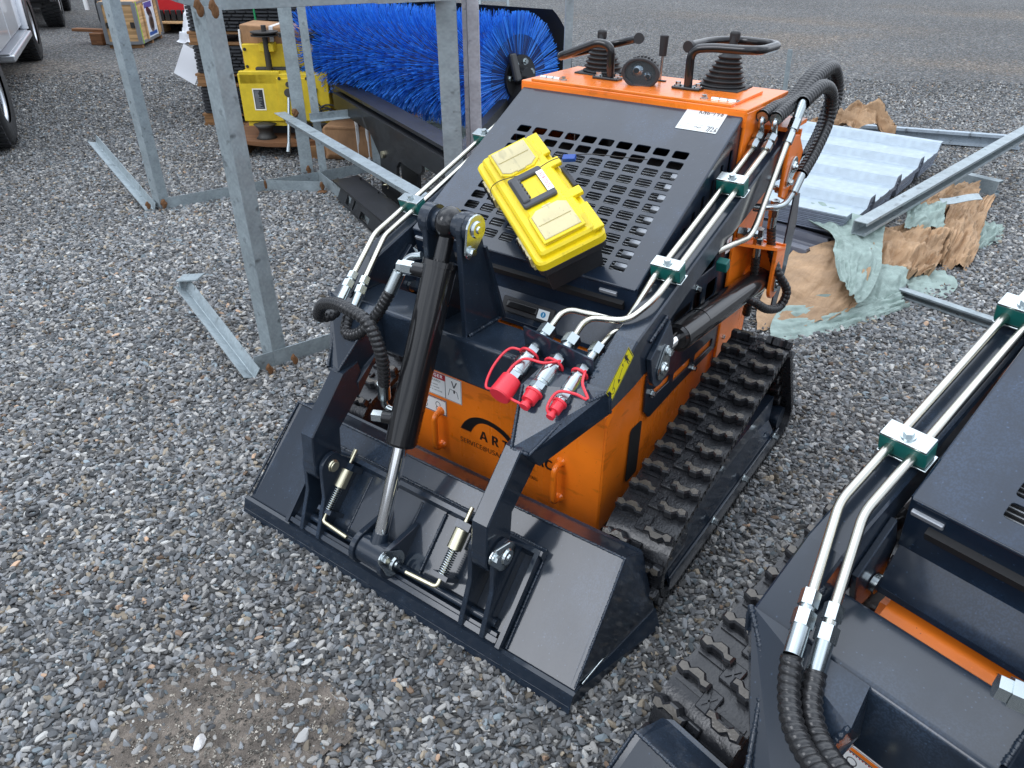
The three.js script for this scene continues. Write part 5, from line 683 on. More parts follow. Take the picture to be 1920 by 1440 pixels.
  part('support_plate', [ext(sup, 0.02, 0.003).applyMatrix4(sm), ext(sup.clone(), 0.02, 0.003).translate(0, 0, -0.14).applyMatrix4(sm)], M.sweeper, s);
  part('lock_knob', [cyl(V(-0.14, 0.3, 0.02).applyMatrix4(sm), V(-0.14, 0.3, 0.035).applyMatrix4(sm), 0.022), coil(V(-0.16, 0.14, 0.03).applyMatrix4(sm), V(-0.1, 0.1, 0.035).applyMatrix4(sm), 0.014, 0.004, 2)], M.gold, s);
  const base = rrect(1.1, 0.1, 0.006); base.holes.push(rrect(0.08, 0.055, 0.006, -0.36, -0.005, THREE.Path), rrect(0.035, 0.07, 0.006, -0.25, 0, THREE.Path), rrect(0.16, 0.05, 0.006, -0.04, -0.025, THREE.Path), rrect(0.1, 0.05, 0.006, 0.28, -0.01, THREE.Path));
  const bm = basis(V(-2.1, 0.075, -1.13), bx, [bn.x * 0.45, 0.9, bn.z * -0.45], bx.clone().cross(V(bn.x * 0.45, 0.9, bn.z * -0.45).normalize()));
  part('mount_plate', [ext(base, 0.014, 0.002).applyMatrix4(basis(V(-2.06, 0.065, -1.07), bx, V(bx.z * 0.4, 0.9, -bx.x * 0.4).normalize(), bx.clone().cross(V(bx.z * 0.4, 0.9, -bx.x * 0.4).normalize()))), beam(V(-2.63, 0.112, -1.42), V(-1.58, 0.112, -0.93), 0.16, 0.014), beam(V(-2.7, 0.06, -1.58), V(-1.68, 0.06, -1.1), 0.05, 0.05), ...[-0.45, -0.1, 0.3].map((k) => beam(V(-2.08, 0.06, -1.1).addScaledVector(bx, k), V(-2.2, 0.06, -1.34).addScaledVector(bx, k), 0.014, 0.09))], M.sweeper, s);
}

/* ---------------------------------------------------------------- pallets, yellow machine, cartons at the back left */
function crumpled(rows, nu, nv, amp, seed, ragged = 0) {      // draped sheet through rows of control points
  const cv = rows.map((r) => new THREE.CatmullRomCurve3(r.map(P))), pos = [], idx = [];
  for (let j = 0; j <= nv; j++) for (let i = 0; i <= nu; i++) {
    let u = i / nu; if (ragged) u = clamp(u, 0, 1); const col = new THREE.CatmullRomCurve3(cv.map((c) => c.getPoint(u))); let v = j / nv;
    if (ragged) { const e = ragged * (fbm(u * 14, seed, seed, 0, 3) - 0.45); v = v * (1 - ragged * 0.4) + e * v * v; v = clamp(v, 0, 1); }
    const p = col.getPoint(v), q = (f, s) => Math.abs(2 * vnoise(u * f + seed, v * f + s, seed + s) - 1), w = smooth(0, 0.12, u) * 0.4 + 0.6, n = (q(4, 1) * 0.6 + q(9, 2) * 0.4 + q(19, 3) * 0.22 - 0.6) * amp * 1.5 * w;
    pos.push(p.x + n * 0.35, Math.max(0.006, p.y + n), p.z + n * 0.35);
  }
  for (let j = 0; j < nv; j++) for (let i = 0; i < nu; i++) { const a = j * (nu + 1) + i; idx.push(a, a + nu + 1, a + 1, a + 1, a + nu + 1, a + nu + 2); }
  const g = new THREE.BufferGeometry(); g.setAttribute('position', new THREE.Float32BufferAttribute(pos, 3)); g.setIndex(idx); g.computeVertexNormals(); return g;
}
const TURN = 0.6435;                                         // things here face the viewer: local x = (.8, 0, -.6), z = (.6, 0, .8)
{
  const origin = [-5.08, 0, -2.06], names = ['lowest', 'second', 'third', 'topmost'], R = rng(8);
  for (let k = 0; k < 4; k++) {
    const y = k * 0.328 - (k ? 0 : 0), W = 2.1, D = 1.1, sh = 0.02 * (R() - 0.5);
    const p = thing('wooden_pallet', `${names[k]} weathered wooden pallet under black slotted boards behind the yellow machine`, 'pallet', [origin[0] + sh, y, origin[2]], TURN, 'wooden pallets between stacks of black boards');
    part('top_board', rbox(W, 0.02, 0.1, 0.003, W / 2, 0.096, -0.06), M.wood, p); part('bottom_board', rbox(W, 0.02, 0.1, 0.003, W / 2, 0.012, -0.06), M.wood, p);
    for (let i = 0; i < 6; i++) part('deck_board', rbox(W, 0.019, 0.1, 0.003, W / 2, 0.096, -0.24 - i * 0.165), M.wood, p);
    for (let i = 0; i < 5; i++) part('block', rbox(0.14, 0.062, 0.1, 0.004, 0.08 + i * 0.48, 0.053, -0.062 - 0.004 * R()), M.wood, p), part('stringer', rbox(0.05, 0.062, D - 0.16, 0.004, 0.08 + i * 0.48, 0.053, -0.62), M.wood, p);
    const b = thing('slotted_board_stack', `${names[k]} stack of black slotted plastic boards on a wooden pallet`, 'board stack', [origin[0] + sh + 0.01, y + 0.109, origin[2]], TURN, 'stacks of black slotted plastic boards');
    const nb = 8, h = 0.215 / nb;
    for (let i = 0; i < nb; i++) {                            // each board: a solid core with ribs along its front edge
      const g = [rbox(W - 0.03, h * 0.8, D - 0.03, 0.003, W / 2 + 0.008 * (R() - 0.5), h * (i + 0.5), -D / 2 - 0.01)];
      let x = 0.02 + 0.06 * R(); while (x < W - 0.1) { const w = 0.05 + 0.06 * R(); g.push(box(w, h * 0.45, 0.014, x + w / 2, h * (i + 0.5) - 0.001, -0.005)); x += w + 0.014; }
      part('board', g, M.slotted, b, { kind: 'stuff' });
    }
  }
  const ws = solo('paper_sheet', (() => { const g = new THREE.PlaneGeometry(0.2, 0.27, 12, 12), p = g.attributes.position; for (let i = 0; i < p.count; i++) p.setZ(i, 0.03 * Math.sin(p.getX(i) * 7) + 0.01 * Math.sin(p.getY(i) * 15)); g.computeVertexNormals(); return move(g, -5.33, 0.47, -2.19, -0.15, 0.7, -0.42); })(), M.white, 'white plastic document sheet hanging off the left end of the pallet stack', 'sheet');
  void ws;
  const band = solo('strap_band', tube([[-4.62, 1.36, -2.3], [-4.55, 1.3, -2.28], [-4.5, 1.2, -2.3], [-4.49, 1.0, -2.32], [-4.49, 0.8, -2.33]], 0.008, 0, 40, 6, true), std({ color: rgb(0.02, 0.28, 0.1), roughness: 0.4 }), 'green plastic strap hanging in front of the topmost black boards', 'strap'); void band;
}
{
  const o = [-3.99, 0, -1.52], p = thing('wooden_pallet', 'small pale wooden skid with a round plank under the yellow machine', 'pallet', o, TURN);
  part('foot', rbox(0.12, 0.1, 0.5, 0.005, 0.05, 0.05, -0.25), M.wood, p); part('foot', rbox(0.14, 0.1, 0.5, 0.005, 0.68, 0.05, -0.25), M.wood, p); part('deck', [move(new THREE.CylinderGeometry(0.5, 0.5, 0.03, 40, 1, false, -1.0, 2.0), 0.4, 0.117, -0.46), rbox(0.85, 0.03, 0.5, 0.004, 0.4, 0.116, -0.42)], M.board, p);
  const y = thing('tube_rolling_machine', 'bright yellow tube rolling machine with steel rollers and a crank lever', 'rolling machine', [o[0] - 0.04, 0.13, o[2] - 0.1], TURN);
  const body = part('housing', [rbox(0.66, 0.34, 0.34, 0.008, 0.42, 0.29, -0.2), rbox(0.64, 0.27, 0.18, 0.006, 0.42, 0.5, -0.31), rbox(0.3, 0.09, 0.05, 0.006, 0.25, 0.43, -0.055), rbox(0.25, 0.3, 0.02, 0.004, 0.5, 0.28, -0.022), rbox(0.11, 0.06, 0.1, 0.008, 0.3, 0.62, -0.2), rbox(0.1, 0.06, 0.1, 0.008, 0.64, 0.62, -0.2), box(0.62, 0.03, 0.3, 0.42, 0.1, -0.2)], M.myellow, y);
  for (const [x, yy] of [[0.12, 0.6], [0.12, 0.48], [0.72, 0.6], [0.72, 0.46], [0.4, 0.43], [0.48, 0.43], [0.6, 0.43], [0.4, 0.145], [0.48, 0.145], [0.6, 0.145]]) part('bolt', bolt([x, yy, yy > 0.44 ? -0.218 : -0.01], [0, 0, 1], 0.008, 0.006), M.iron, body);
  for (const [x, z, w] of [[0.3, -0.16, 0.1], [0.46, -0.1, 0.045], [0.66, -0.16, 0.1]]) part('shaft', [cyl([x, 0.4, z], [x, 0.72, z], 0.024, 0.02), cyl([x, 0.7, z], [x, 0.708, z], w, w, 28), cyl([x, 0.708, z], [x, 0.722, z], w * 0.7, w, 28), cyl([x, 0.722, z], [x, 0.73, z], w, w, 28), cyl([x, 0.73, z], [x, 0.77, z], 0.018)], M.iron, y);
  const roll = (x, z) => move(new THREE.LatheGeometry([[0.0, -0.12], [0.02, -0.12], [0.022, -0.09], [0.04, -0.085], [0.04, -0.06], [0.085, -0.045], [0.06, -0.02], [0.05, 0.01], [0.06, 0.04], [0.085, 0.065], [0.03, 0.075], [0, 0.08]].map(([r, h]) => new THREE.Vector2(r, h)), 28), x, 0.04, z);
  for (const [x, z] of [[0.24, -0.02], [0.52, -0.04], [0.66, -0.1]]) part('roller', roll(x, z), M.iron, y);
  const lv = part('crank_lever', [cyl([0.44, -0.02, 0.14], [0.465, 0.34, 0.02], 0.012, 0.012, 14), cyl([0.432, -0.06, 0.15], [0.442, 0.0, 0.135], 0.018, 0.014)], M.zinc, y); part('lever_hub', [cyl([0.466, 0.33, -0.01], [0.466, 0.34, 0.045], 0.032, 0.03, 24), cyl([0.47, 0.39, -0.01], [0.47, 0.395, 0.03], 0.02, 0.02, 20)], M.iron, lv);
  const pt = decal(0.09, 0.16, (k, w, h) => { k.fillStyle = '#eeead8'; k.fillRect(0, 0, w, h); k.fillStyle = '#26282c'; k.fillRect(w * 0.1, h * 0.06, w * 0.8, h * 0.88); k.fillStyle = '#aeb0b4'; for (let i = 0; i < 16; i++) k.fillRect(w * 0.16, h * (0.11 + i * 0.051), w * (0.3 + 0.35 * hash2(i, 4)), h * 0.016); }, 1400);
  part('data_plate', quad(0.085, 0.155, new THREE.Matrix4().makeTranslation(0.225, 0.28, -0.028)), sticker(pt), y);
  const loop = []; for (let i = 0; i <= 60; i++) { const a = i / 60 * Math.PI * 2 * 3; loop.push([0.735 + 0.055 * Math.cos(a) - 0.0006 * i, 0.2 + 0.028 * Math.sin(a) + 0.02 * Math.cos(a * 0.33), -0.02 + 0.004 * Math.sin(a * 0.5)]); }
  part('power_cord', [tube(loop, 0.006, 0, 150, 6, true), tube([[0.69, 0.22, -0.02], [0.65, 0.27, -0.02], [0.66, 0.36, -0.024], [0.64, 0.34, -0.02], [0.6, 0.3, -0.028]], 0.006, 0, 30, 6, true)], M.rubber, y);
  const c = thing('carton', 'brown cardboard carton with white straps standing behind the yellow machine', 'carton', [-4.12, 0.6, -1.95], TURN - 0.08);
  part('box', rbox(0.56, 0.28, 0.3, 0.012, 0.24, 0.14, -0.1, 0, 0, -0.05), M.card, c); part('strap', [rbox(0.03, 0.286, 0.308, 0.004, 0.2, 0.142, -0.1, 0, 0, -0.05)], M.strap, c); part('strap', [tube([[-0.035, 0.26, 0.055], [-0.03, 0.12, 0.06], [0.05, 0.04, 0.062]], 0.008, 0, 20, 6, true)], M.strap, c);
  solo('timber_bearer', rbox(0.5, 0.62, 0.24, 0.01, -3.86, 0.3, -2.12, 0, TURN), M.slotted, 'dark block holding up the carton behind the yellow machine', 'block');
}
{                                                            // wrapped parcels by the sweeper
  const mk = (lab, o, w, h, d, ry, seed, mat = M.card) => { const g = new RoundedBoxGeometry(w, h, d, 10, 0.025), p = g.attributes.position; for (let i = 0; i < p.count; i++) { const n = (Math.abs(2 * vnoise(p.getX(i) * 14 + seed, p.getY(i) * 14 + p.getZ(i) * 11, seed) - 1) - 0.5) * 0.035; p.setXYZ(i, p.getX(i) + n, p.getY(i) + n, p.getZ(i) + n); } g.computeVertexNormals(); const t = thing('wrapped_parcel', lab, 'parcel', o, ry); part('wrapping', g, mat, t); return [t, w, h, d]; };
  for (const [lab, o, w, h, d, ry, s] of [['upper brown paper parcel with torn flap leaning beside the yellow machine', [-3.2, 0.33, -2.45], 0.55, 0.16, 0.34, 0.3, 3], ['lower brown paper parcel with crossed white straps on the gravel', [-3.22, 0.14, -2.25], 0.6, 0.24, 0.4, 0.55, 7]]) {
    const [t] = mk(lab, o, w, h, d, ry, s); if (s === 7) for (const [a, b] of [[-0.1, 0.3], [0.1, -0.35]]) part('strap', rbox(0.024, h + 0.02, d + 0.02, 0.006, a, 0, 0, 0, b, 0), M.strap, t);
  }
  const [b] = mk('long bundle in pale green wrapping lying behind the sweeper plate', [-2.42, 0.16, -2.42], 0.9, 0.3, 0.55, -0.1, 11, M.tarp); void b;
}
/* ---------------------------------------------------------------- plywood crate, red machine and cars in the distance */
{
  const o = V(-9.93, 0, -4.44), ex = V(-0.78, 0, 0.62).normalize(), ez = V(-0.7, 0, -0.72).normalize(), c = thing('plywood_crate', 'plywood shipping crate with steel edge strips and a printed poster', 'crate', o.toArray()), m = basis([0, 0, 0], ez, [0, 1, 0], ez.clone().cross(V(0, 1, 0)));
  const W = 1.2, D = 0.44, H = 0.52; const b = (...a) => box(...a).applyMatrix4(m);
  part('side_panel', b(W, H, 0.012, W / 2, 0.06 + H / 2, 0), M.ply, c); part('end_panel', b(0.012, H, D, 0, 0.06 + H / 2, -D / 2 - 0.008), M.ply, c); part('end_panel', b(0.012, H, D, W, 0.06 + H / 2, -D / 2 - 0.008), M.ply, c); part('side_panel', b(W, H, 0.012, W / 2, 0.06 + H / 2, -D - 0.016), M.ply, c); part('lid', b(W + 0.02, 0.014, D + 0.03, W / 2, 0.068 + H, -D / 2), M.ply, c);
  for (const [x, z] of [[0, 0], [W, 0], [0, -D], [W, -D]]) part('edge_strip', b(0.05, H, 0.05, x, 0.06 + H / 2, z), M.fin, c);
  for (const y of [0.07, 0.055 + H]) part('edge_strip', [b(W, 0.04, 0.02, W / 2, y, 0.004), b(0.02, 0.04, D, -0.004, y, -D / 2)], M.fin, c);
  part('green_band', b(0.03, H + 0.01, 0.012, 0.07, 0.06 + H / 2, 0.014), std({ color: rgb(0.35, 0.6, 0.02), roughness: 0.5 }), c);
  for (const z of [-0.06, -0.38]) part('latch', b(0.02, 0.07, 0.05, -0.016, 0.3, z), M.iron, c);
  for (const x of [0.06, 0.6, 1.1]) part('skid', b(0.09, 0.06, D, x, 0.03, -D / 2), M.wood, c);
  part('batten', b(0.06, 0.44, 0.02, 0.36, 0.3, 0.018), M.ply, c); part('batten', b(0.06, 0.5, 0.02, 0.98, 0.32, 0.018), M.ply, c);
  const pt = decal(0.5, 0.5, (k, w, h) => { k.fillStyle = '#dfe6ee'; k.fillRect(0, 0, w, h); k.fillStyle = '#2a56a0'; k.fillRect(w * 0.05, h * 0.02, w * 0.8, h * 0.16); k.fillRect(w * 0.05, h * 0.86, w * 0.85, h * 0.1); k.fillStyle = '#1b1c22'; k.beginPath(); k.ellipse(w * 0.45, h * 0.32, w * 0.28, h * 0.14, 0.4, 0, 7); k.fill(); k.fillStyle = '#6a5a58'; k.beginPath(); k.arc(w * 0.5, h * 0.62, w * 0.26, 0, 7); k.fill(); k.fillStyle = '#1a1418'; k.beginPath(); k.arc(w * 0.52, h * 0.62, w * 0.17, 0, 7); k.fill(); }, 500);
  part('poster', quad(0.5, 0.46, new THREE.Matrix4().makeTranslation(0.67, 0.32, 0.02)).applyMatrix4(m), sticker(pt), c);
  void ex;
  const r = thing('red_machine', 'red compact machine on rubber tracks standing behind the plywood crate', 'machine', [-12.05, 0, -6.3], 0.7);
  part('chassis', [rbox(2.2, 0.4, 0.9, 0.05, 0, 0.75, 0), rbox(1.3, 0.6, 0.8, 0.06, -0.2, 1.2, 0)], M.redpaint, r);
  for (const z of [-0.5, 0.5]) part('rubber_track', [rbox(2.0, 0.5, 0.25, 0.2, 0, 0.28, z), ...Array.from({ length: 14 }, (_, i) => rbox(0.05, 0.54, 0.27, 0.01, -0.85 + i * 0.13, 0.28, z))], M.rubber, r);
  part('blue_cover', rbox(0.7, 0.05, 0.7, 0.01, 0.3, 1.55, 0), std({ color: rgb(0.02, 0.08, 0.4), roughness: 0.5 }), r); part('white_bar', cyl([-1.1, 0.3, 0.62], [-1.15, 1.5, 0.55], 0.035), M.strap, r);
  const p2 = thing('wooden_pallet', 'brown wooden pallet end under the red machine left of the crate', 'pallet', [-10.75, 0, -4.3], 0.4); part('block', rbox(0.2, 0.16, 0.3, 0.01, 0.0, 0.08, -0.05), M.board, p2); part('deck_board', rbox(0.7, 0.04, 0.12, 0.006, -0.1, 0.18, -0.05), M.board, p2);
  const q = thing('red_attachment', 'red attachment with black rubber strip on a pallet right of the plywood crate', 'attachment', [-11.2, 0, -6.1], 0.7); part('body', [rbox(1.5, 0.3, 0.7, 0.03, 0.2, 0.42, 0), rbox(1.5, 0.12, 0.5, 0.02, 0.2, 0.62, -0.1)], M.redpaint, q); part('rubber_strip', Array.from({ length: 16 }, (_, i) => rbox(0.07, 0.16, 0.05, 0.01, -0.5 + i * 0.093, 0.26, 0.36)), M.rubber, q); for (let i = 0; i < 3; i++) part('skid', rbox(0.1, 0.15, 0.9, 0.01, -0.4 + i * 0.6, 0.075, 0.05), M.ply, q); part('deck', rbox(1.5, 0.03, 0.9, 0.006, 0.2, 0.165, 0.05), M.ply, q);
  solo('plastic_wrap', crumpled([[[-9.95, 0.5, -5.25], [-9.75, 0.55, -5.35], [-9.5, 0.5, -5.5]], [[-9.95, 0.25, -5.15], [-9.7, 0.28, -5.3], [-9.45, 0.2, -5.45]], [[-9.95, 0.01, -5.0], [-9.65, 0.02, -5.2], [-9.35, 0.01, -5.35]]], 18, 18, 0.1, 5), M.white, 'crumpled white plastic wrap between the crate and the black boards', 'plastic wrap');
}
function vehicle(name, label, o, fx, fz, paint, wheelAt, L, extra) {
  const f = V(fx, 0, fz).normalize(), t = thing(name, label, extra.cat, o, 0), n = V(0.49, 0, -0.87).sub(f.clone().multiplyScalar(V(0.49, 0, -0.87).dot(f))).normalize(), m = basis([0, 0, 0], f, [0, 1, 0], f.clone().cross(V(0, 1, 0))), s = f.clone().cross(V(0, 1, 0)).dot(n) > 0 ? 1 : -1;   // local x forward, z = s towards the yard
  const A = (g) => g.applyMatrix4(m), z = (v) => v * s, prof = new THREE.Shape(); prof.moveTo(-1.2, 0.5);
  for (const w of wheelAt) { prof.lineTo(w - 0.52, 0.42); prof.absarc(w, 0.42, 0.52, Math.PI, 0, true); } prof.lineTo(L - 1.3, 0.5); prof.lineTo(L - 1.25, 1.05); prof.lineTo(L - 2.4, 1.2); prof.lineTo(L - 3.2, 1.85); prof.lineTo(0.2, 1.85); prof.lineTo(0.1, 1.3); prof.lineTo(-1.2, 1.28); prof.closePath();
  part('body', A(ext(prof, 1.7, 0.05, 14).translate(0, 0, s > 0 ? -1.78 : 0.08)), paint, t);
  part('underbody', A(box(L - 0.6, 0.35, 1.4, L / 2 - 1.2, 0.5, z(-0.95))), M.dark, t);
  for (const w of wheelAt) { const trim = new THREE.TorusGeometry(0.55, 0.05, 8, 30, Math.PI); part('wheel_arch', A(trim.translate(w, 0.42, z(-0.07))), extra.trim || paint, t); }
  for (const w of wheelAt) for (const zz of [-0.15, -1.6]) {
    const pr = [[0.25, -0.14], [0.36, -0.15], [0.41, -0.12], [0.43, -0.06], [0.43, 0.06], [0.41, 0.12], [0.36, 0.15], [0.25, 0.14]].map(([r, y]) => new THREE.Vector2(r, y)), g = [new THREE.LatheGeometry(pr, 44).rotateX(Math.PI / 2)]; for (let i = 0; i < 44; i++) { const a = i / 44 * 6.283; for (const k of [-0.09, 0.0, 0.09]) g.push(move(new THREE.BoxGeometry(0.036, 0.02, 0.075), 0.435 * Math.cos(a + k), 0.435 * Math.sin(a + k), k, 0, 0, a + k + Math.PI / 2)); }
    const out = extra.step && w > 4 && zz > -1 ? 0.09 : 0, wh = part('wheel', g.map((q) => A(q.translate(w, 0.43, z(zz + out)))), M.rubber, t), sp = []; for (let i = 0; i < 6; i++) { const a = i * Math.PI / 3; sp.push(rbox(0.07, 0.25, 0.05, 0.012, 0.13 * Math.sin(a), 0.13 * Math.cos(a), z(0.08), 0, 0, -a)); }
    sp.push(new THREE.TorusGeometry(0.25, 0.025, 10, 40).translate(0, 0, z(0.1)), move(new THREE.CylinderGeometry(0.255, 0.255, 0.2, 36, 1, true), 0, 0, 0, Math.PI / 2), move(new THREE.CylinderGeometry(0.07, 0.07, 0.06, 20), 0, 0, z(0.09), Math.PI / 2)); if (zz > -1) part('rim', sp.map((q) => A(q.translate(w, 0.43, z(zz + out)))), extra.rim || M.alloy, wh);
  }
  if (extra.step) { part('side_step', [A(rbox(2.2, 0.07, 0.2, 0.02, 1.68, 0.37, z(-0.1))), A(rbox(2.2, 0.012, 0.12, 0.004, 1.68, 0.409, z(-0.1)))], M.alloy, t); for (const k of [1.0, 2.4]) part('step_bracket', A(rbox(0.08, 0.05, 0.3, 0.01, k, 0.33, z(-0.3))), M.dark, t); }
  for (const [a, b] of [[1.0, 1.9], [2.0, 2.9]]) { part('door', A(rbox(b - a + 0.05, 1.0, 0.02, 0.01, (a + b) / 2 + 0.2, 0.98, z(-0.068))), paint, t); part('window', A(rbox(b - a - 0.1, 0.42, 0.01, 0.004, (a + b) / 2 + 0.2, 1.55, z(-0.06))), M.gloss, t); }
  return t;
}
vehicle('pickup_truck', 'silver white pickup truck with side step at the left edge', [-10.0, 0, -3.1], 0.87, 0.49, M.car, [0, 4.9], 7.2, { cat: 'pickup truck', step: true });
vehicle('parked_car', 'dark parked car with whitewall wheel beyond the silver truck', [-16.0, 0, -6.62], 0.87, 0.49, M.darkcar, [0, 3.0], 4.95, { cat: 'car', rim: M.strap });
vehicle('parked_car', 'farthest dark car at the top left of the yard', [-21.0, 0, -9.1], 0.87, 0.49, M.darkcar, [0, 3.0], 4.95, { cat: 'car' });
/* ---------------------------------------------------------------- roofing sheets, torn wrapping and steel channels on the right */
{
  const prof = [], rib = [0.02, 0.56, 1.1, 1.64, 2.06], base = (z) => { let h = 0.0015 * Math.sin(z * 40); for (const r of rib) { const d = Math.abs(z - r); h = Math.max(h, 0.055 * smooth(0.08, 0.042, d)); } for (const r of [0.2, 0.38, 0.74, 0.92, 1.28, 1.46]) h += 0.006 * smooth(0.02, 0.006, Math.abs(z - r)); return h; };
  for (let i = 0; i <= 170; i++) prof.push([i / 170 * 2.1, base(i / 170 * 2.1)]);
  const sheetGeo = (L, t) => { const s = poly([...prof, ...[...prof].reverse().map(([a, b]) => [a, b - t])]); return ext(s, L, 0); };
  const ang = -0.055, R = rng(31), mk = (name, n, o, L, t, mat, edge, lab, kx) => {
    const st = thing(name, lab, 'sheet stack', o, ang);
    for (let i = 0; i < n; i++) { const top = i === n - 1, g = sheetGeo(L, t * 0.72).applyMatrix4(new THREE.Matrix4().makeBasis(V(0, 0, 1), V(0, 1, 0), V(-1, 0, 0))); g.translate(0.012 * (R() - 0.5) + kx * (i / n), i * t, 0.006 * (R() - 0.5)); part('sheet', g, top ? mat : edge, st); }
    return st;
  };
  mk('roofing_sheet_stack', 11, [0.41, 0.09, -4.33], 1.6, 0.0095, M.sheet, M.sheetedge, 'stack of silver ribbed steel roofing sheets with torn wrapping behind the loader', 0.01);
  const dk = mk('roofing_sheet_stack', 3, [0.3, 0.055, -2.42], 0.9, 0.006, M.darksheet, M.darksheet, 'few dark grey ribbed sheets lying below the silver stack', 0); dk.scale.z = 0.42; dk.rotation.y = -0.2;
  solo('steel_channel', channel([0.37, 0.2, -2.1], [0.9, 0.27, -5.0], 0.07, 0.07, 0.005, [0, 1, 0], [1, 0, 0.2]), M.galv, 'long galvanised steel channel lying slanted across the torn wrapping', 'steel channel', undefined);
  solo('steel_channel', channel([-0.3, 0.02, -5.15], [0.84, 0.02, -5.5], 0.06, 0.1, 0.005, [0, 1, 0], [0.2, 0, 1]), std({ map: T.galv, color: rgb(0.6, 0.65, 0.68), metalness: 0.4, roughness: 0.7 }), 'galvanised channel lying on the gravel behind the roofing sheets', 'steel channel');
  solo('steel_channel', channel([0.52, 0.01, -1.98], [1.3, 0.01, -1.77], 0.045, 0.04, 0.004, [0, 1, 0], [0, 0, 1]), M.galv, 'narrow steel channel on the gravel running to the second loader', 'steel channel');
  solo('steel_channel', [channel([0.55, 0.06, -3.9], [0.86, 0.06, -3.8], 0.07, 0.09, 0.005, [0, 1, 0], [0, 0, -1]), box(0.006, 0.085, 0.06, 0.857, 0.105, -3.83)], M.galv, 'short steel channel end sticking out of the wrapping', 'steel channel');
  const K = (name, rows, amp, seed, mat, lab, cat, rg = 0.2, nu = 46, nv = 34) => solo(name, crumpled(rows, nu, nv, amp, seed, rg), mat, lab, cat);
  K('kraft_paper', [[[0.14, 0.1, -1.95], [0.3, 0.12, -2.2], [0.42, 0.15, -2.15], [0.5, 0.18, -2.0]], [[0.16, 0.09, -1.6], [0.34, 0.1, -1.8], [0.5, 0.13, -1.8], [0.56, 0.13, -1.75]], [[0.2, 0.04, -1.3], [0.36, 0.05, -1.45], [0.5, 0.07, -1.55], [0.57, 0.07, -1.62]], [[0.27, 0.02, -1.12], [0.4, 0.02, -1.22], [0.5, 0.03, -1.38], [0.56, 0.04, -1.55]]], 0.022, 3, M.kraft, 'large smooth brown kraft paper sheet spread beside the loader', 'kraft paper', 0.1);
  K('green_wrapping', [[[0.28, 0.05, -1.5], [0.46, 0.06, -1.6], [0.6, 0.06, -1.75], [0.68, 0.05, -1.9]], [[0.3, 0.03, -1.2], [0.48, 0.035, -1.4], [0.62, 0.04, -1.6], [0.73, 0.03, -1.82]], [[0.36, 0.012, -1.02], [0.53, 0.012, -1.28], [0.66, 0.012, -1.55], [0.77, 0.012, -1.8]]], 0.03, 8, M.tarp, 'pale green woven wrapping on the gravel below the brown paper', 'wrapping', 0.15);
  K('green_wrapping', [[[-0.1, 0.17, -2.7], [0.1, 0.19, -2.55], [0.3, 0.2, -2.42], [0.48, 0.2, -2.36]], [[-0.05, 0.17, -2.42], [0.14, 0.19, -2.32], [0.34, 0.2, -2.2], [0.54, 0.17, -2.08]], [[0.3, 0.185, -2.05], [0.38, 0.19, -2.0], [0.48, 0.18, -1.94], [0.58, 0.15, -1.9]], [[0.36, 0.17, -1.86], [0.45, 0.16, -1.78], [0.53, 0.14, -1.68], [0.6, 0.1, -1.62]], [[0.47, 0.15, -1.58], [0.51, 0.14, -1.54], [0.55, 0.12, -1.5], [0.58, 0.09, -1.5]]], 0.03, 12, M.tarp, 'stiff pale green woven wrapping folded over the edge of the roofing sheets', 'wrapping', 0.06);
  K('green_wrapping', [[[0.5, 0.1, -2.0], [0.6, 0.1, -2.05], [0.68, 0.08, -2.1]], [[0.52, 0.11, -1.8], [0.62, 0.1, -1.86], [0.7, 0.06, -1.95]], [[0.55, 0.03, -1.68], [0.64, 0.02, -1.74], [0.72, 0.015, -1.86]]], 0.02, 15, M.tarp, 'small end of pale green wrapping with blue pen writing', 'wrapping', 0.1, 26, 20);
  K('kraft_paper', [[[0.4, 0.14, -2.5], [0.52, 0.15, -2.6], [0.64, 0.15, -2.75], [0.72, 0.13, -2.9]], [[0.44, 0.18, -2.3], [0.56, 0.16, -2.4], [0.68, 0.14, -2.5], [0.76, 0.11, -2.6]], [[0.5, 0.12, -2.05], [0.6, 0.1, -2.12], [0.7, 0.08, -2.2], [0.78, 0.06, -2.28]], [[0.54, 0.05, -1.9], [0.62, 0.04, -1.95], [0.7, 0.03, -2.05], [0.76, 0.02, -2.15]]], 0.07, 21, M.kraft, 'crushed brown kraft paper heap in front of the slanted channel', 'kraft paper', 0.3);
  K('kraft_paper', [[[0.66, 0.15, -3.3], [0.78, 0.16, -3.35], [0.88, 0.15, -3.45]], [[0.7, 0.17, -2.95], [0.8, 0.15, -2.95], [0.9, 0.1, -3.0]], [[0.74, 0.1, -2.6], [0.82, 0.07, -2.55], [0.92, 0.03, -2.6]], [[0.76, 0.03, -2.35], [0.84, 0.02, -2.35], [0.93, 0.015, -2.4]]], 0.06, 24, M.kraft, 'torn brown kraft paper flap hanging down to the gravel right of the heap', 'kraft paper', 0.25);
  K('kraft_paper', [[[0.45, 0.1, -3.5], [0.6, 0.14, -3.6], [0.76, 0.14, -3.8]], [[0.5, 0.13, -3.2], [0.64, 0.16, -3.3], [0.8, 0.14, -3.45]], [[0.55, 0.08, -2.9], [0.68, 0.1, -3.0], [0.82, 0.08, -3.15]]], 0.06, 27, M.kraft, 'brown kraft paper crumpled under the slanted channel near its middle', 'kraft paper', 0.25, 34, 28);
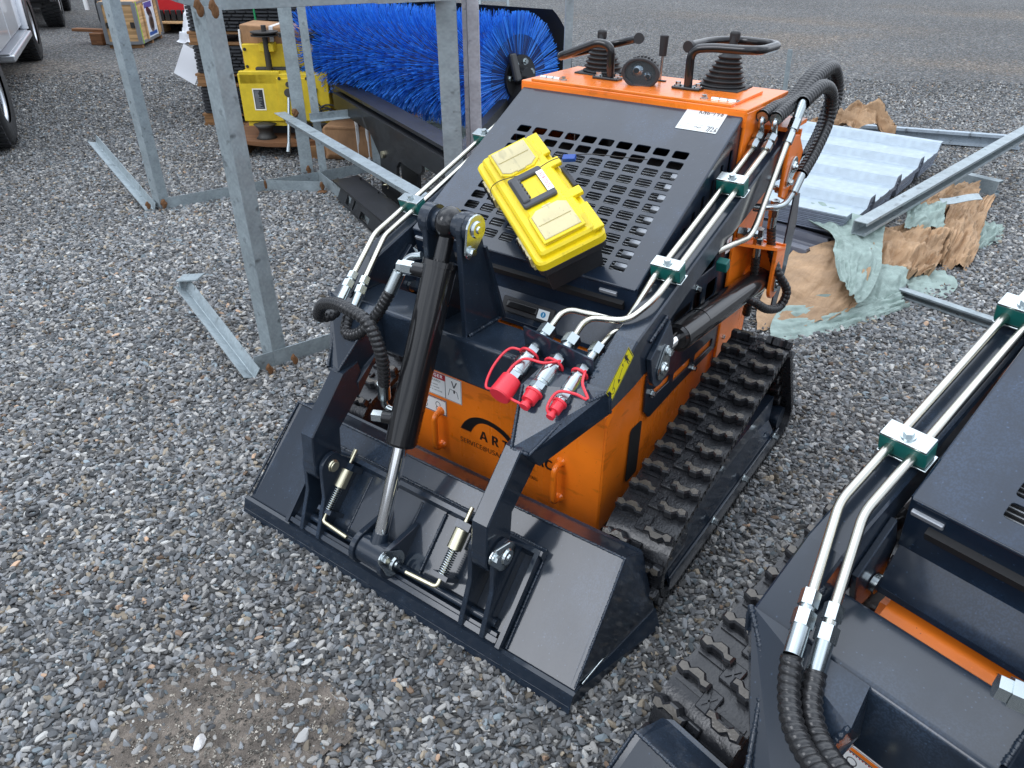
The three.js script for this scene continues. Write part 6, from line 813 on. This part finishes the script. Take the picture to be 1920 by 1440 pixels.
  K('kraft_paper', [[[-0.6, 0.17, -4.45], [-0.4, 0.2, -4.55], [-0.2, 0.22, -4.62], [0.1, 0.17, -4.55]], [[-0.58, 0.22, -4.62], [-0.4, 0.3, -4.75], [-0.22, 0.36, -4.8], [0.0, 0.26, -4.7]], [[-0.6, 0.05, -4.8], [-0.4, 0.12, -4.95], [-0.2, 0.2, -5.0], [0.05, 0.08, -4.85]]], 0.09, 33, M.kraft, 'torn brown paper standing up along the far edge of the roofing sheets', 'kraft paper', 0.35);
  K('green_wrapping', [[[-0.9, 0.2, -4.2], [-0.7, 0.22, -4.5], [-0.45, 0.2, -4.6]], [[-0.85, 0.1, -3.6], [-0.8, 0.14, -4.4], [-0.5, 0.16, -4.75]], [[-0.95, 0.02, -3.5], [-0.9, 0.03, -4.5], [-0.5, 0.03, -4.95]]], 0.05, 36, M.tarp, 'pale green wrapping bunched at the far corner of the roofing sheets', 'wrapping', 0.2, 30, 24);
  K('green_wrapping', [[[0.72, 0.05, -3.1], [0.86, 0.06, -3.2], [0.98, 0.05, -3.35]], [[0.76, 0.05, -2.85], [0.9, 0.05, -2.95], [1.0, 0.02, -3.1]], [[0.8, 0.012, -2.7], [0.92, 0.012, -2.8], [1.0, 0.012, -3.0]]], 0.05, 39, M.tarp, 'pale green wrapping scrap at the right end of the heap', 'wrapping', 0.2, 26, 20);
  K('green_wrapping', [[[0.64, 0.03, -2.2], [0.72, 0.04, -2.25], [0.82, 0.03, -2.35]], [[0.7, 0.02, -2.05], [0.78, 0.02, -2.1], [0.9, 0.015, -2.2]], [[0.76, 0.01, -1.95], [0.82, 0.01, -1.98], [0.88, 0.01, -2.0]]], 0.02, 42, M.tarp, 'flat pale green wrapping scrap beside the narrow channel', 'wrapping', 0.2, 26, 20);
  solo('marker_stake', [beam([-1.39, 0, -6.46], [-1.41, 0.46, -6.46], 0.045, 0.012, [0, 0, 1]), box(0.04, 0.07, 0.016, -1.412, 0.44, -6.455)], M.galv, 'thin steel stake standing alone in the gravel behind the loader', 'stake');
  const lad = thing('steel_stand', 'low metal stand with crossbars far behind the sweeper', 'stand', [-9.3, 0, -11.95], 0.6); for (const x of [-0.3, 0.3]) part('leg', beam([x, 0, 0], [x * 0.8, 0.7, -0.2], 0.05, 0.05), M.galv, lad); for (const y of [0.2, 0.45]) part('crossbar', beam([-0.3, y, -0.06], [0.3, y, -0.06], 0.05, 0.03, [0, 0, 1]), M.galv, lad);
}

solo('rubber_ring', move(new THREE.TorusGeometry(0.0145, 0.0055, 10, 30), -1.075, 0.02, 1.34, Math.PI / 2 - 0.15), M.rubber, 'small black rubber ring lying alone on the gravel at the left', 'rubber ring');
solo('green_wrapping', crumpled([[[0.5, 0.2, -2.75], [0.58, 0.22, -2.8], [0.66, 0.22, -2.95]], [[0.54, 0.19, -2.6], [0.62, 0.2, -2.68], [0.7, 0.19, -2.8]], [[0.56, 0.14, -2.5], [0.64, 0.14, -2.58], [0.73, 0.13, -2.7]]], 24, 18, 0.03, 45, 0.2), M.tarp, 'small pale green wrapping scrap tucked between the two brown paper heaps', 'wrapping');
solo('steel_offcut', (() => { const g = new THREE.BoxGeometry(0.2, 0.003, 0.07, 12, 1, 3), p = g.attributes.position; for (let i = 0; i < p.count; i++) p.setY(i, p.getY(i) + 0.02 * Math.sin(p.getX(i) * 16)); g.computeVertexNormals(); return move(g, 0.74, 0.225, -2.98, 0.2, 0.5, -0.1); })(), M.galv, 'bent grey sheet offcut resting on the torn brown paper', 'sheet offcut');

renderer.render(scene, camera);
